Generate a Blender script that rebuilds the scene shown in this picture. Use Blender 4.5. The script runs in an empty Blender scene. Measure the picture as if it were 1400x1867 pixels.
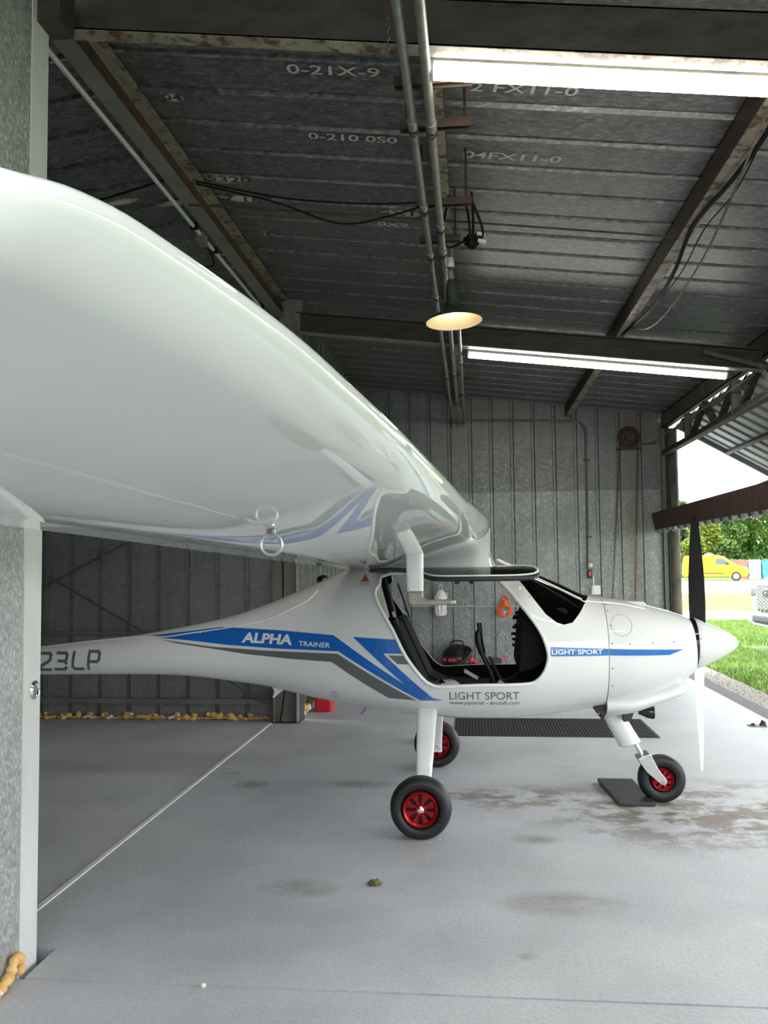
import bpy, bmesh, math, random
from mathutils import Vector, Matrix, Euler
from mathutils.geometry import delaunay_2d_cdt
random.seed(7)
SC = bpy.context.scene
COL = SC.collection

# ------------------------------------------------------------------ camera
cam_d = bpy.data.cameras.new('camera'); cam = bpy.data.objects.new('camera', cam_d); COL.objects.link(cam)
cam_d.sensor_fit = 'HORIZONTAL'; cam_d.sensor_width = 36.0; cam_d.lens = 1580.0 / 1400.0 * 36.0
cam_d.clip_start = 0.02; cam_d.clip_end = 600
PITCH = math.atan((1028.2 - 933.5) / 1580.0)
cam.matrix_world = (Matrix.Translation((0, 0, 1.42)) @ Matrix.Rotation(math.radians(5.763), 4, 'Z')
                    @ Matrix.Rotation(math.pi / 2 + PITCH, 4, 'X') @ Matrix.Rotation(math.radians(-0.584), 4, 'Z'))
SC.camera = cam

# ------------------------------------------------------------------ overcast sky, exposure
world = bpy.data.worlds.new('overcast_sky'); SC.world = world; world.use_nodes = True
bg = world.node_tree.nodes['Background']; bg.inputs[0].default_value = (0.93, 0.97, 1.0, 1); bg.inputs[1].default_value = 1.5
sun_d = bpy.data.lights.new('hazy_sun', 'SUN'); sun = bpy.data.objects.new('hazy_sun', sun_d); COL.objects.link(sun)
sun_d.energy = .5; sun_d.angle = math.radians(25); sun_d.color = (1, .96, .9)
sun.rotation_euler = Euler((math.radians(38), 0, math.radians(200)))
SC.view_settings.view_transform = 'Standard'; SC.view_settings.look = 'None'
SC.view_settings.gamma = 1.0; SC.view_settings.use_curve_mapping = False
SC.view_settings.exposure = 1.84

# ------------------------------------------------------------------ materials
def nt(m): m.use_nodes = True; return m.node_tree
def principled(name, col, rough=.5, metal=0., coat=0., spec=.5):
    m = bpy.data.materials.new(name); t = nt(m); b = t.nodes['Principled BSDF']
    b.inputs['Base Color'].default_value = (*col, 1); b.inputs['Roughness'].default_value = rough
    b.inputs['Metallic'].default_value = metal; b.inputs['Coat Weight'].default_value = coat
    b.inputs['Coat Roughness'].default_value = .03; b.inputs['Specular IOR Level'].default_value = spec
    return m
def node(t, kind, **kw):
    n = t.nodes.new(kind)
    for k, v in kw.items():
        if k in n.inputs.keys(): n.inputs[k].default_value = v
        else: setattr(n, k, v)
    return n
def coords(t, scale=(1, 1, 1)):
    g = node(t, 'ShaderNodeNewGeometry'); m = node(t, 'ShaderNodeMapping'); m.inputs['Scale'].default_value = scale
    t.links.new(g.outputs['Position'], m.inputs['Vector']); return m.outputs['Vector']
def ramp(t, src, stops):
    r = node(t, 'ShaderNodeValToRGB'); e = r.color_ramp.elements
    while len(e) < len(stops): e.new(.5)
    for i, (p, c) in enumerate(stops):
        e[i].position = p; e[i].color = (*c, 1) if len(c) == 3 else c
    t.links.new(src, r.inputs['Fac']); return r.outputs['Color']
def mixc(t, fac, a, b, mode='MIX'):
    n = node(t, 'ShaderNodeMix', data_type='RGBA', blend_type=mode)
    for i, v in ((0, fac), (6, a), (7, b)):
        if hasattr(v, 'is_output') or hasattr(v, 'links'): t.links.new(v, n.inputs[i])
        else: n.inputs[i].default_value = v if i == 0 else ((*v, 1) if len(v) == 3 else v)
    return n.outputs[2]
def math_n(t, op, a, b=None, clamp=False):
    n = node(t, 'ShaderNodeMath', operation=op); n.use_clamp = clamp
    for i, v in ((0, a), (1, b)):
        if v is None: continue
        if hasattr(v, 'links'): t.links.new(v, n.inputs[i])
        else: n.inputs[i].default_value = v
    return n.outputs[0]
def noisy(name, c1, c2, scale=8, rough=.6, metal=0., stretch=(1, 1, 1), detail=6, lo=.35, hi=.65, bump=0., c3=None, scale3=2, lo3=.55, hi3=.7, rough2=None):
    m = principled(name, c1, rough, metal); t = m.node_tree; b = t.nodes['Principled BSDF']
    v = coords(t, stretch)
    n = node(t, 'ShaderNodeTexNoise', Scale=scale, Detail=detail, Roughness=.6); t.links.new(v, n.inputs['Vector'])
    col = ramp(t, n.outputs['Fac'], [(lo, c1), (hi, c2)])
    if c3:
        n3 = node(t, 'ShaderNodeTexNoise', Scale=scale3, Detail=8, Roughness=.7); t.links.new(v, n3.inputs['Vector'])
        col = mixc(t, ramp(t, n3.outputs['Fac'], [(lo3, (0, 0, 0)), (hi3, (1, 1, 1))]), col, c3)
    t.links.new(col, b.inputs['Base Color'])
    if bump:
        bn = node(t, 'ShaderNodeBump', Strength=bump, Distance=.01); t.links.new(n.outputs['Fac'], bn.inputs['Height']); t.links.new(bn.outputs['Normal'], b.inputs['Normal'])
    return m
def galvanized(name, base, amp=.35, metal=.55, rough=.42, scale=38, stain=None, horizontal=False, streak=False, flake=1.3, fk=.45):
    """zinc spangle: crystal cells of slightly different grey, soft dull blotches over it"""
    m = principled(name, (base,) * 3, rough, metal); t = m.node_tree; b = t.nodes['Principled BSDF']
    v = coords(t, (1, 1, 1) if not horizontal else (.7, 1.3, 1))
    vo = node(t, 'ShaderNodeTexVoronoi', Scale=scale); vo.feature = 'F1'; t.links.new(v, vo.inputs['Vector'])
    bw = node(t, 'ShaderNodeSeparateColor'); t.links.new(vo.outputs['Color'], bw.inputs[0])
    n = node(t, 'ShaderNodeTexNoise', Scale=scale * 1.6, Detail=3, Roughness=.65); t.links.new(v, n.inputs['Vector'])
    n2 = node(t, 'ShaderNodeTexNoise', Scale=2.2, Detail=5, Roughness=.6); t.links.new(v, n2.inputs['Vector'])
    f = math_n(t, 'ADD', math_n(t, 'MULTIPLY', bw.outputs[0], .45), math_n(t, 'MULTIPLY', n.outputs['Fac'], .55))
    lo, hi = base * (1 - amp), base * (1 + amp)
    col = ramp(t, f, [(.2, (lo * .97, lo, lo)), (.5, (base * .97, base, base * .985)), (.85, (hi * .98, hi, hi * .99))])
    nf = node(t, 'ShaderNodeTexNoise', Scale=scale * flake, Detail=2, Roughness=.5); t.links.new(coords(t, (.55, 1.25, 1.25) if horizontal else (1.2, 1.2, .7)), nf.inputs['Vector'])
    col = mixc(t, math_n(t, 'MULTIPLY', ramp(t, nf.outputs['Fac'], [(.55, (0, 0, 0)), (.66, (1, 1, 1))]), fk), col, (hi * 1.7,) * 3)
    col = mixc(t, .55, col, ramp(t, n2.outputs['Fac'], [(.3, (.62, .64, .64)), (.7, (1.0, 1.0, .98))]), 'MULTIPLY')
    if streak:   # pale and dark weathering runs down the sheet
        n5 = node(t, 'ShaderNodeTexNoise', Scale=4., Detail=8, Roughness=.75); t.links.new(coords(t, (1.8, 1.8, .45)), n5.inputs['Vector'])
        col = mixc(t, .75, col, ramp(t, n5.outputs['Fac'], [(.30, (.72, .75, .73)), (.55, (.98, 1.0, .98)), (.64, (1.15, 1.16, 1.13)), (.74, (1.7, 1.7, 1.62))]), 'MULTIPLY')
    if stain:   # rust streak between two X values
        x0, x1, c = stain
        sx = node(t, 'ShaderNodeSeparateXYZ'); g = node(t, 'ShaderNodeNewGeometry'); t.links.new(g.outputs['Position'], sx.inputs[0])
        ns = node(t, 'ShaderNodeTexNoise', Scale=3.0, Detail=6, Roughness=.7); t.links.new(coords(t, (3, 1, .35)), ns.inputs['Vector'])
        d = math_n(t, 'ABSOLUTE', math_n(t, 'SUBTRACT', sx.outputs[0], (x0 + x1) / 2))
        k = math_n(t, 'SUBTRACT', 1.0, math_n(t, 'DIVIDE', d, (x1 - x0) / 2), True)
        k = math_n(t, 'MULTIPLY', math_n(t, 'POWER', k, .6), ramp(t, ns.outputs['Fac'], [(.35, (0, 0, 0)), (.62, (1, 1, 1))]))
        col = mixc(t, math_n(t, 'MULTIPLY', k, .6), col, c)
    t.links.new(col, b.inputs['Base Color'])
    rr = ramp(t, f, [(.2, (rough - .08,) * 3), (.8, (rough + .12,) * 3)]); t.links.new(rr, b.inputs['Roughness'])
    return m
def emit(name, col, strength):
    m = bpy.data.materials.new(name); t = nt(m); t.nodes.clear()
    e = node(t, 'ShaderNodeEmission'); e.inputs[0].default_value = (*col, 1); e.inputs[1].default_value = strength
    o = node(t, 'ShaderNodeOutputMaterial'); t.links.new(e.outputs[0], o.inputs[0]); return m
def glass(name, tint, gl=.06):
    m = bpy.data.materials.new(name); t = nt(m); t.nodes.clear()
    tr = node(t, 'ShaderNodeBsdfTransparent'); tr.inputs[0].default_value = (*tint, 1)
    g = node(t, 'ShaderNodeBsdfGlossy'); g.inputs['Roughness'].default_value = .02
    fr = node(t, 'ShaderNodeFresnel'); fr.inputs['IOR'].default_value = 1.45
    mx = node(t, 'ShaderNodeMixShader'); t.links.new(fr.outputs[0], mx.inputs[0]); t.links.new(tr.outputs[0], mx.inputs[1]); t.links.new(g.outputs[0], mx.inputs[2])
    o = node(t, 'ShaderNodeOutputMaterial'); t.links.new(mx.outputs[0], o.inputs[0]); return m

MAT = {}
MAT['white_gel'] = principled('white_gelcoat', (.755, .757, .75), .004, 0, .0)
MAT['white_gel'].node_tree.nodes['Principled BSDF'].inputs['IOR'].default_value = 1.55
MAT['white_paint'] = principled('white_paint', (.78, .79, .79), .25, 0, .3)
MAT['blue'] = principled('blue_vinyl', (.012, .135, .50), .2, 0, .4)
MAT['grey_vinyl'] = principled('grey_vinyl', (.13, .14, .145), .3, 0, .3)
MAT['vinyl_white'] = principled('white_vinyl', (.78, .79, .79), .3)
MAT['black_int'] = principled('black_cabin_lining', (.006, .006, .007), .8, 0, 0, .2)
MAT['black_plastic'] = principled('black_plastic', (.014, .014, .016), .4)
MAT['black_gloss'] = principled('black_gloss', (.008, .008, .01), .15, 0, .5)
MAT['rubber'] = noisy('tyre_rubber', (.007, .007, .0075), (.013, .013, .0135), 30, .5)
MAT['red_anod'] = principled('red_anodised', (.42, .014, .018), .28, .75)
MAT['alu'] = noisy('brushed_aluminium', (.55, .55, .54), (.68, .68, .67), 20, .33, .9, (1, 1, 14))
MAT['alu_warm'] = noisy('warm_cast_aluminium', (.27, .24, .205), (.36, .325, .28), 40, .35, .85)
MAT['chrome'] = principled('chrome', (.8, .8, .8), .08, 1.)
MAT['steel_paint'] = principled('satin_white_metal', (.55, .56, .56), .4, .2)
MAT['cream'] = noisy('cream_upholstery', (.50, .47, .40), (.60, .57, .5), 12, .7)
MAT['clear'] = glass('clear_plexiglass', (.88, .90, .90))
MAT['tint'] = glass('tinted_plexiglass', (.16, .15, .15))
MAT['orange_mark'] = principled('orange_print', (.55, .10, .03), .4)
MAT['purple'] = principled('purple_tube', (.18, .10, .30), .4)
MAT['yellowed'] = principled('yellowed_plastic', (.62, .56, .36), .4)
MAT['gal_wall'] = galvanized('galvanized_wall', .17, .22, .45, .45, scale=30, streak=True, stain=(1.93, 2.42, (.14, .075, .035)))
MAT['gal_wall_low_lit'] = galvanized('galvanized_wall_lower_lit', .265, .22, .45, .45, scale=30, streak=True, stain=(1.93, 2.42, (.16, .09, .045)))  # paler lower tier: tone step at the seam, plus brighter light put into colour
MAT['gal_dark'] = galvanized('galvanized_partition', .27, .18, .35, .5, fk=.15)
MAT['gal_near'] = galvanized('galvanized_near_sheet', .42, .25, .4, .45, scale=60)
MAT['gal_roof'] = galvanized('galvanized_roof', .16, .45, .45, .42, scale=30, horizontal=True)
MAT['steel_brown'] = noisy('brown_primed_steel', (.028, .025, .019), (.055, .048, .036), 5, .6, .1, (1, 3, 3), c3=(.014, .010, .009), scale3=3)
MAT['steel_rust'] = noisy('rusty_cream_steel', (.20, .175, .13), (.30, .27, .21), 6, .6, .1, c3=(.075, .038, .018), scale3=14, lo3=.5, hi3=.6)
MAT['steel_weathered'] = noisy('weathered_brown_steel', (.075, .062, .048), (.14, .122, .098), 5, .6, .1, (2, 2, .6), c3=(.055, .028, .017), scale3=6, lo3=.52, hi3=.64)
MAT['steel_grey'] = noisy('grey_painted_steel', (.15, .15, .13), (.20, .2, .175), 4, .55, .1)
MAT['rust'] = noisy('brown_rust', (.04, .02, .014), (.08, .038, .024), 12, .8)
MAT['post_white'] = noisy('chalky_white_steel', (.55, .555, .54), (.66, .665, .65), 3, .5, .1, (1, 1, .5), c3=(.30, .24, .17), scale3=4, lo3=.62, hi3=.74)
MAT['post_olive'] = noisy('olive_grey_steel', (.20, .21, .17), (.25, .26, .21), 3, .55, .1)
MAT['conduit'] = noisy('dull_conduit', (.17, .17, .152), (.24, .24, .217), 14, .5, .35, c3=(.12, .08, .05), scale3=9, lo3=.66, hi3=.75)
MAT['conduit_dark'] = noisy('dark_conduit', (.10, .10, .095), (.15, .15, .14), 14, .5, .3)
MAT['strut_brown'] = principled('brown_strut_channel', (.045, .026, .018), .5, .3)
MAT['cable'] = principled('black_cable', (.006, .006, .007), .7, 0, 0, .15)
MAT['cable_brown'] = principled('brown_cable', (.09, .06, .045), .6)
MAT['foam'] = noisy('aged_spray_foam', (.62, .33, .09), (.75, .50, .20), 18, .7, 0, bump=.4)
MAT['foam_white'] = noisy('pale_spray_foam', (.7, .66, .56), (.8, .78, .7), 18, .7)
MAT['lamp_green'] = noisy('dark_green_enamel', (.018, .030, .022), (.035, .045, .035), 8, .45)
MAT['lamp_white'] = principled('white_enamel', (.8, .76, .68), .3)
MAT['tube'] = emit('fluorescent_diffuser', (1.0, .97, .86), 12.5)
MAT['bulb'] = emit('warm_bulb', (1.0, .62, .25), 30.0)
MAT['housing'] = principled('light_housing', (.62, .63, .62), .4)
MAT['red_plastic'] = principled('red_plastic', (.58, .012, .03), .35)
MAT['pink_plastic'] = principled('coral_red_plastic', (.75, .05, .07), .35)
MAT['orange_cord'] = principled('orange_cord', (.85, .13, .02), .5)
MAT['bag'] = noisy('white_plastic_bag', (.68, .62, .64), (.82, .81, .83), 7, .35)
MAT['mat'] = principled('black_floor_mat', (.03, .03, .033), .7)
MAT['plate'] = noisy('black_rubber_plate', (.028, .028, .03), (.045, .045, .048), 9, .4)
MAT['leaf_dry'] = principled('dry_leaf', (.12, .12, .04), .7)
MAT['concrete_dark'] = principled('joint_shadow_concrete', (.025, .022, .02), .9)
MAT['joint_white'] = noisy('pale_joint_strip', (.72, .72, .70), (.82, .82, .80), 10, .7)
MAT['chalk'] = principled('white_chalk_mark', (.5, .5, .49), .9)
def soft_patch():
    m = principled('pale_paint_patch', (.5, .5, .49), .9); t = m.node_tree; b = t.nodes['Principled BSDF']
    tc = node(t, 'ShaderNodeTexCoord'); mp = node(t, 'ShaderNodeMapping'); mp.inputs['Location'].default_value = (-1, -1, 0); mp.inputs['Scale'].default_value = (2, 2, 0); t.links.new(tc.outputs['Generated'], mp.inputs['Vector'])
    ln = node(t, 'ShaderNodeVectorMath', operation='LENGTH'); t.links.new(mp.outputs[0], ln.inputs[0])
    n = node(t, 'ShaderNodeTexNoise', Scale=14., Detail=4); t.links.new(coords(t), n.inputs['Vector'])
    d = math_n(t, 'ADD', ln.outputs['Value'], math_n(t, 'MULTIPLY', math_n(t, 'SUBTRACT', n.outputs['Fac'], .5), .7))
    t.links.new(ramp(t, d, [(.35, (.95,) * 3), (.95, (0, 0, 0))]), b.inputs['Alpha']); return m
MAT['chalk_soft'] = soft_patch()
MAT['ink'] = principled('dark_marker', (.03, .03, .03), .8)
MAT['yellow'] = principled('yellow_vehicle_paint', (.85, .42, .005), .25, 0, .5)
MAT['veh_glass'] = principled('vehicle_glass', (.12, .15, .17), .08)
MAT['silver'] = principled('white_vehicle_paint', (.50, .52, .54), .25, .1, .4)
MAT['dark_trim'] = principled('dark_vehicle_trim', (.03, .032, .035), .45)
MAT['cont_blue'] = noisy('blue_container_paint', (.06, .28, .58), (.12, .36, .66), 3, .5)
MAT['cont_red'] = noisy('faded_red_container_paint', (.48, .15, .11), (.55, .22, .17), 3, .5)
MAT['cont_pale'] = noisy('pale_blue_container_paint', (.35, .52, .68), (.45, .6, .74), 3, .5)
MAT['bark'] = noisy('bark', (.09, .065, .045), (.14, .10, .07), 6, .9)
MAT['leaf_a'] = noisy('leaves_mid_green', (.05, .12, .018), (.11, .20, .03), .8, .6)
MAT['leaf_b'] = noisy('leaves_yellow_green', (.13, .19, .015), (.24, .29, .03), .8, .6)
MAT['leaf_c'] = noisy('leaves_deep_green', (.035, .085, .018), (.07, .14, .03), .8, .6)
MAT['lawn'] = noisy('lawn_soil_green', (.085, .155, .022), (.14, .22, .04), 1.2, .9, c3=(.17, .225, .055), scale3=.5, lo3=.5, hi3=.7)
MAT['blade'] = noisy('grass_blade', (.13, .24, .03), (.25, .37, .06), 1.5, .6)
MAT['asphalt'] = noisy('dark_asphalt', (.12, .115, .11), (.19, .185, .18), 40, .9)
MAT['gravel'] = noisy('gravel', (.20, .18, .16), (.42, .39, .35), 45, .95, 0, bump=.6)
MAT['road'] = noisy('pale_concrete_road', (.55, .53, .50), (.62, .60, .57), .6, .9)
def leafy(m):
    b = m.node_tree.nodes['Principled BSDF']; b.inputs['Subsurface Weight'].default_value = 0
for k in ('leaf_a', 'leaf_b', 'leaf_c', 'blade'): leafy(MAT[k])

def floor_material():
    m = principled('grey_painted_concrete', (.38, .39, .41), .55, 0, 0, .3); t = m.node_tree; b = t.nodes['Principled BSDF']
    v = coords(t)
    n1 = node(t, 'ShaderNodeTexNoise', Scale=1.3, Detail=7, Roughness=.62); t.links.new(v, n1.inputs['Vector'])
    n2 = node(t, 'ShaderNodeTexNoise', Scale=60., Detail=4, Roughness=.7); t.links.new(v, n2.inputs['Vector'])
    n3 = node(t, 'ShaderNodeTexNoise', Scale=3.0, Detail=10, Roughness=.74); t.links.new(coords(t, (.9, 1.15, 1)), n3.inputs['Vector'])
    n4 = node(t, 'ShaderNodeTexNoise', Scale=1.7, Detail=4, Roughness=.55); t.links.new(coords(t, (1, 2.2, 1)), n4.inputs['Vector'])
    col = ramp(t, n1.outputs['Fac'], [(.3, (.44, .45, .475)), (.55, (.54, .55, .575)), (.75, (.59, .60, .615))])
    col = mixc(t, .35, col, ramp(t, n2.outputs['Fac'], [(.3, (.62, .62, .62)), (.6, (1.05, 1.05, 1.05))]), 'MULTIPLY')
    sx = node(t, 'ShaderNodeSeparateXYZ'); g = node(t, 'ShaderNodeNewGeometry'); t.links.new(g.outputs['Position'], sx.inputs[0])
    def spot(cx, cy, rx, ry):
        dx = math_n(t, 'DIVIDE', math_n(t, 'SUBTRACT', sx.outputs[0], cx), rx); dy = math_n(t, 'DIVIDE', math_n(t, 'SUBTRACT', sx.outputs[1], cy), ry)
        d = math_n(t, 'ADD', math_n(t, 'MULTIPLY', dx, dx), math_n(t, 'MULTIPLY', dy, dy))
        return math_n(t, 'SUBTRACT', 1.0, d, True)
    # worn brown dirt around the nose wheel and under the propeller
    k = math_n(t, 'MAXIMUM', spot(1.45, 5.15, 1.35, .85), math_n(t, 'MULTIPLY', spot(.3, 5.4, .9, .35), .8))
    k = math_n(t, 'MULTIPLY', k, ramp(t, n3.outputs['Fac'], [(.46, (0, 0, 0)), (.54, (1, 1, 1))]))
    col = mixc(t, math_n(t, 'MULTIPLY', k, 1.15, True), col, (.20, .165, .135))
    # small oil smears
    s = None
    for a in ((-.78, 3.85, .2, .13), (.35, 3.75, .3, .16), (.3, 4.6, .15, .1), (-1.45, 5.6, .14, .12), (-.75, 5.65, .35, .12), (.18, 3.25, .05, .04), (-1.2, 2.5, .18, .12), (-1.66, 5.9, .07, .03), (-.45, 7.0, .25, .2)):
        q = spot(*a); s = q if s is None else math_n(t, 'MAXIMUM', s, q)
    s = math_n(t, 'MULTIPLY', s, ramp(t, n3.outputs['Fac'], [(.36, (0, 0, 0)), (.56, (1, 1, 1))]))
    col = mixc(t, math_n(t, 'MULTIPLY', s, .8, True), col, (.24, .23, .205))
    col = mixc(t, math_n(t, 'MULTIPLY', ramp(t, n4.outputs['Fac'], [(.56, (0, 0, 0)), (.72, (1, 1, 1))]), .4), col, (.44, .43, .41))
    t.links.new(col, b.inputs['Base Color'])
    t.links.new(ramp(t, n1.outputs['Fac'], [(.3, (.42,) * 3), (.7, (.6,) * 3)]), b.inputs['Roughness'])
    bn = node(t, 'ShaderNodeBump', Strength=.6, Distance=.005); t.links.new(n2.outputs['Fac'], bn.inputs['Height']); t.links.new(bn.outputs['Normal'], b.inputs['Normal'])
    return m
MAT['floor'] = floor_material()

# ------------------------------------------------------------------ mesh builder
class MB:
    def __init__(s): s.v = []; s.f = []; s.m = []
    def add(s, vs, fs, mi=0):
        o = len(s.v); s.v += [tuple(p) for p in vs]; s.f += [tuple(i + o for i in f) for f in fs]; s.m += [mi] * len(fs); return s
    def box(s, a, b, mi=0, mtx=None):
        (x0, y0, z0), (x1, y1, z1) = a, b
        vs = [Vector(p) for p in ((x0, y0, z0), (x1, y0, z0), (x1, y1, z0), (x0, y1, z0), (x0, y0, z1), (x1, y0, z1), (x1, y1, z1), (x0, y1, z1))]
        if mtx: vs = [mtx @ p for p in vs]
        return s.add(vs, [(3, 2, 1, 0), (4, 5, 6, 7), (0, 1, 5, 4), (1, 2, 6, 5), (2, 3, 7, 6), (3, 0, 4, 7)], mi)
    def bar(s, p, q, w, h, up=(0, 0, 1), mi=0):
        """rectangular bar from p to q: w across, h along 'up'"""
        p, q = Vector(p), Vector(q); d = (q - p).normalized(); u = Vector(up); r = d.cross(u).normalized(); u = r.cross(d).normalized()
        vs = []
        for c in (p, q):
            for a, b in ((-1, -1), (1, -1), (1, 1), (-1, 1)): vs.append(c + r * a * w / 2 + u * b * h / 2)
        return s.add(vs, [(3, 2, 1, 0), (4, 5, 6, 7), (0, 1, 5, 4), (1, 2, 6, 5), (2, 3, 7, 6), (3, 0, 4, 7)], mi)
    def tube(s, pts, r, n=10, mi=0, closed=False, caps=True, flat=1.0):
        pts = [Vector(p) for p in pts]; m = len(pts); rings = []; rr = r if isinstance(r, (list, tuple)) else [r] * m
        pn = None
        for i in range(m):
            a = pts[(i - 1) % m] if (closed or i > 0) else pts[0]; b = pts[(i + 1) % m] if (closed or i < m - 1) else pts[-1]
            d = (b - a).normalized()
            if pn is None:
                pn = Vector((0, 0, 1)) if abs(d.z) < .9 else Vector((1, 0, 0))
            nrm = (pn - d * pn.dot(d)); nrm = nrm.normalized() if nrm.length > 1e-6 else d.orthogonal().normalized()
            pn = nrm; bi = d.cross(nrm)
            rings.append([pts[i] + (nrm * math.cos(t) * flat + bi * math.sin(t)) * rr[i] for t in [2 * math.pi * k / n for k in range(n)]])
        vs = [p for R in rings for p in R]; fs = []
        for i in range(m if closed else m - 1):
            j = (i + 1) % m
            for k in range(n): fs.append((i * n + k, i * n + (k + 1) % n, j * n + (k + 1) % n, j * n + k))
        if caps and not closed: fs += [tuple(range(n))[::-1], tuple((m - 1) * n + k for k in range(n))]
        return s.add(vs, fs, mi)
    def lathe(s, prof, origin, axis='z', n=32, mi=0):
        """prof: [(r, h)], revolved about axis through origin"""
        o = Vector(origin); vs = []; fs = []
        for r, h in prof:
            for k in range(n):
                a = 2 * math.pi * k / n; c, q = math.cos(a) * r, math.sin(a) * r
                vs.append(o + Vector({'z': (c, q, h), 'y': (c, h, q), 'x': (h, c, q)}[axis]))
        for i in range(len(prof) - 1):
            for k in range(n):
                f = (i * n + k, i * n + (k + 1) % n, (i + 1) * n + (k + 1) % n, (i + 1) * n + k); fs.append(f)
        return s.add(vs, fs, mi)
    def prism(s, poly, a, b, axis='y', mi=0):
        """2-D polygon extruded a..b: axis y -> poly in (x,z); axis x -> (y,z); axis z -> (x,y)"""
        def P(p, t): return {'y': (p[0], t, p[1]), 'x': (t, p[0], p[1]), 'z': (p[0], p[1], t)}[axis]
        n = len(poly); vs = [P(p, a) for p in poly] + [P(p, b) for p in poly]
        fs = [tuple(range(n))[::-1], tuple(range(n, 2 * n))] + [(k, (k + 1) % n, (k + 1) % n + n, k + n) for k in range(n)]
        return s.add(vs, fs, mi)
    def blob(s, c, r, n=8, jit=.15, mi=0, rng=random):
        vs = []; fs = []; m = n
        for i in range(m + 1):
            t = math.pi * i / m
            for k in range(n):
                a = 2 * math.pi * k / n; j = 1 + rng.uniform(-jit, jit) if 0 < i < m else 1
                vs.append((c[0] + r[0] * math.sin(t) * math.cos(a) * j, c[1] + r[1] * math.sin(t) * math.sin(a) * j, c[2] + r[2] * math.cos(t) * j))
        for i in range(m):
            for k in range(n): fs.append((i * n + k, (i + 1) * n + k, (i + 1) * n + (k + 1) % n, i * n + (k + 1) % n))
        return s.add(vs, fs, mi)
    def mesh(s, name, mats, smooth=None, fix=True):
        me = bpy.data.meshes.new(name); me.from_pydata(s.v, [], s.f)
        for m in (mats if isinstance(mats, (list, tuple)) else [mats]): me.materials.append(MAT[m] if isinstance(m, str) else m)
        for p, i in zip(me.polygons, s.m): p.material_index = i
        if fix:
            bm = bmesh.new(); bm.from_mesh(me); bmesh.ops.remove_doubles(bm, verts=bm.verts, dist=1e-6)
            bmesh.ops.recalc_face_normals(bm, faces=bm.faces); bm.to_mesh(me); bm.free()
        if smooth is not None: shade(me, smooth)
        return me
    def build(s, name, mats, parent=None, smooth=None, bevel=None, fix=True):
        o = bpy.data.objects.new(name, s.mesh(name, mats, smooth, fix)); COL.objects.link(o)
        if parent: o.parent = parent
        if bevel:
            b = o.modifiers.new('bevel', 'BEVEL'); b.width = bevel; b.segments = 2; b.limit_method = 'ANGLE'; b.angle_limit = math.radians(35)
        return o
def shade(me, ang):
    for p in me.polygons: p.use_smooth = True
    me.set_sharp_from_angle(angle=math.radians(ang))
def tag(o, label, cat, group=None, kind=None):
    o['label'] = label; o['category'] = cat
    if group: o['group'] = group
    if kind: o['kind'] = kind
    return o
def struct(o): o['kind'] = 'structure'; return o
def empty(name, loc=(0, 0, 0), rz=0.):
    o = bpy.data.objects.new(name, None); COL.objects.link(o); o.location = loc; o.rotation_euler = (0, 0, rz); o.empty_display_size = .1; return o
def link(name, me, parent, loc=(0, 0, 0), rot=(0, 0, 0), sc=(1, 1, 1)):
    o = bpy.data.objects.new(name, me); COL.objects.link(o); o.parent = parent; o.location = loc; o.rotation_euler = rot; o.scale = sc; return o
def copy_tree(o, parent=None):
    c = o.copy(); COL.objects.link(c); c.parent = parent
    for ch in list(o.children): copy_tree(ch, c)
    return c
def smooth_path(pts, k=6, closed=False):
    P = [Vector(p) for p in pts]; n = len(P); out = []
    for i in range(n if closed else n - 1):
        p0 = P[(i - 1) % n] if closed or i > 0 else P[0]; p1 = P[i]; p2 = P[(i + 1) % n]; p3 = P[(i + 2) % n] if closed or i < n - 2 else P[-1]
        for j in range(k):
            t = j / k
            out.append(.5 * ((2 * p1) + (p2 - p0) * t + (2 * p0 - 5 * p1 + 4 * p2 - p3) * t * t + (-p0 + 3 * p1 - 3 * p2 + p3) * t ** 3))
    if not closed: out.append(P[-1])
    return out

# ================================================================== HANGAR SHELL
SL = .118; RA = math.atan(SL); RX = -1.72; RZ = 3.92
def zc(X): return RZ - SL * abs(X - RX)             # underside of the roof sheets
def zrb(X): return 3.575 - .12 * (X + 1.635)        # underside of the rafters
Y0, Y1 = -1.3, 12.0

# floor: separate poured slabs with joints
fl = struct(empty('floor'))
def slab(poly, name='floor_slab'):
    return MB().prism(poly, -.12, 0, 'z').build(name, 'floor', fl, None)
slab([(-1.815, 3.19), (-1.568, 3.19), (-1.568, 2.955), (2.6, 2.955), (2.6, 12.2), (-1.815, 12.2)])
slab([(-5.7, 2.942), (-5.7, Y0), (2.6, Y0), (2.6, 2.942)])
slab([(-5.7, 2.952), (-1.835, 2.952), (-1.835, 8.1), (-5.7, 8.1)])
MB().box((-5.75, Y0 - .05, -.16), (2.58, 12.2, -.09)).build('sub_base', 'concrete_dark', fl)
MB().box((-1.840, 3.19, -.05), (-1.813, 7.75, .004)).build('joint_strip', 'joint_white', fl)

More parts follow.
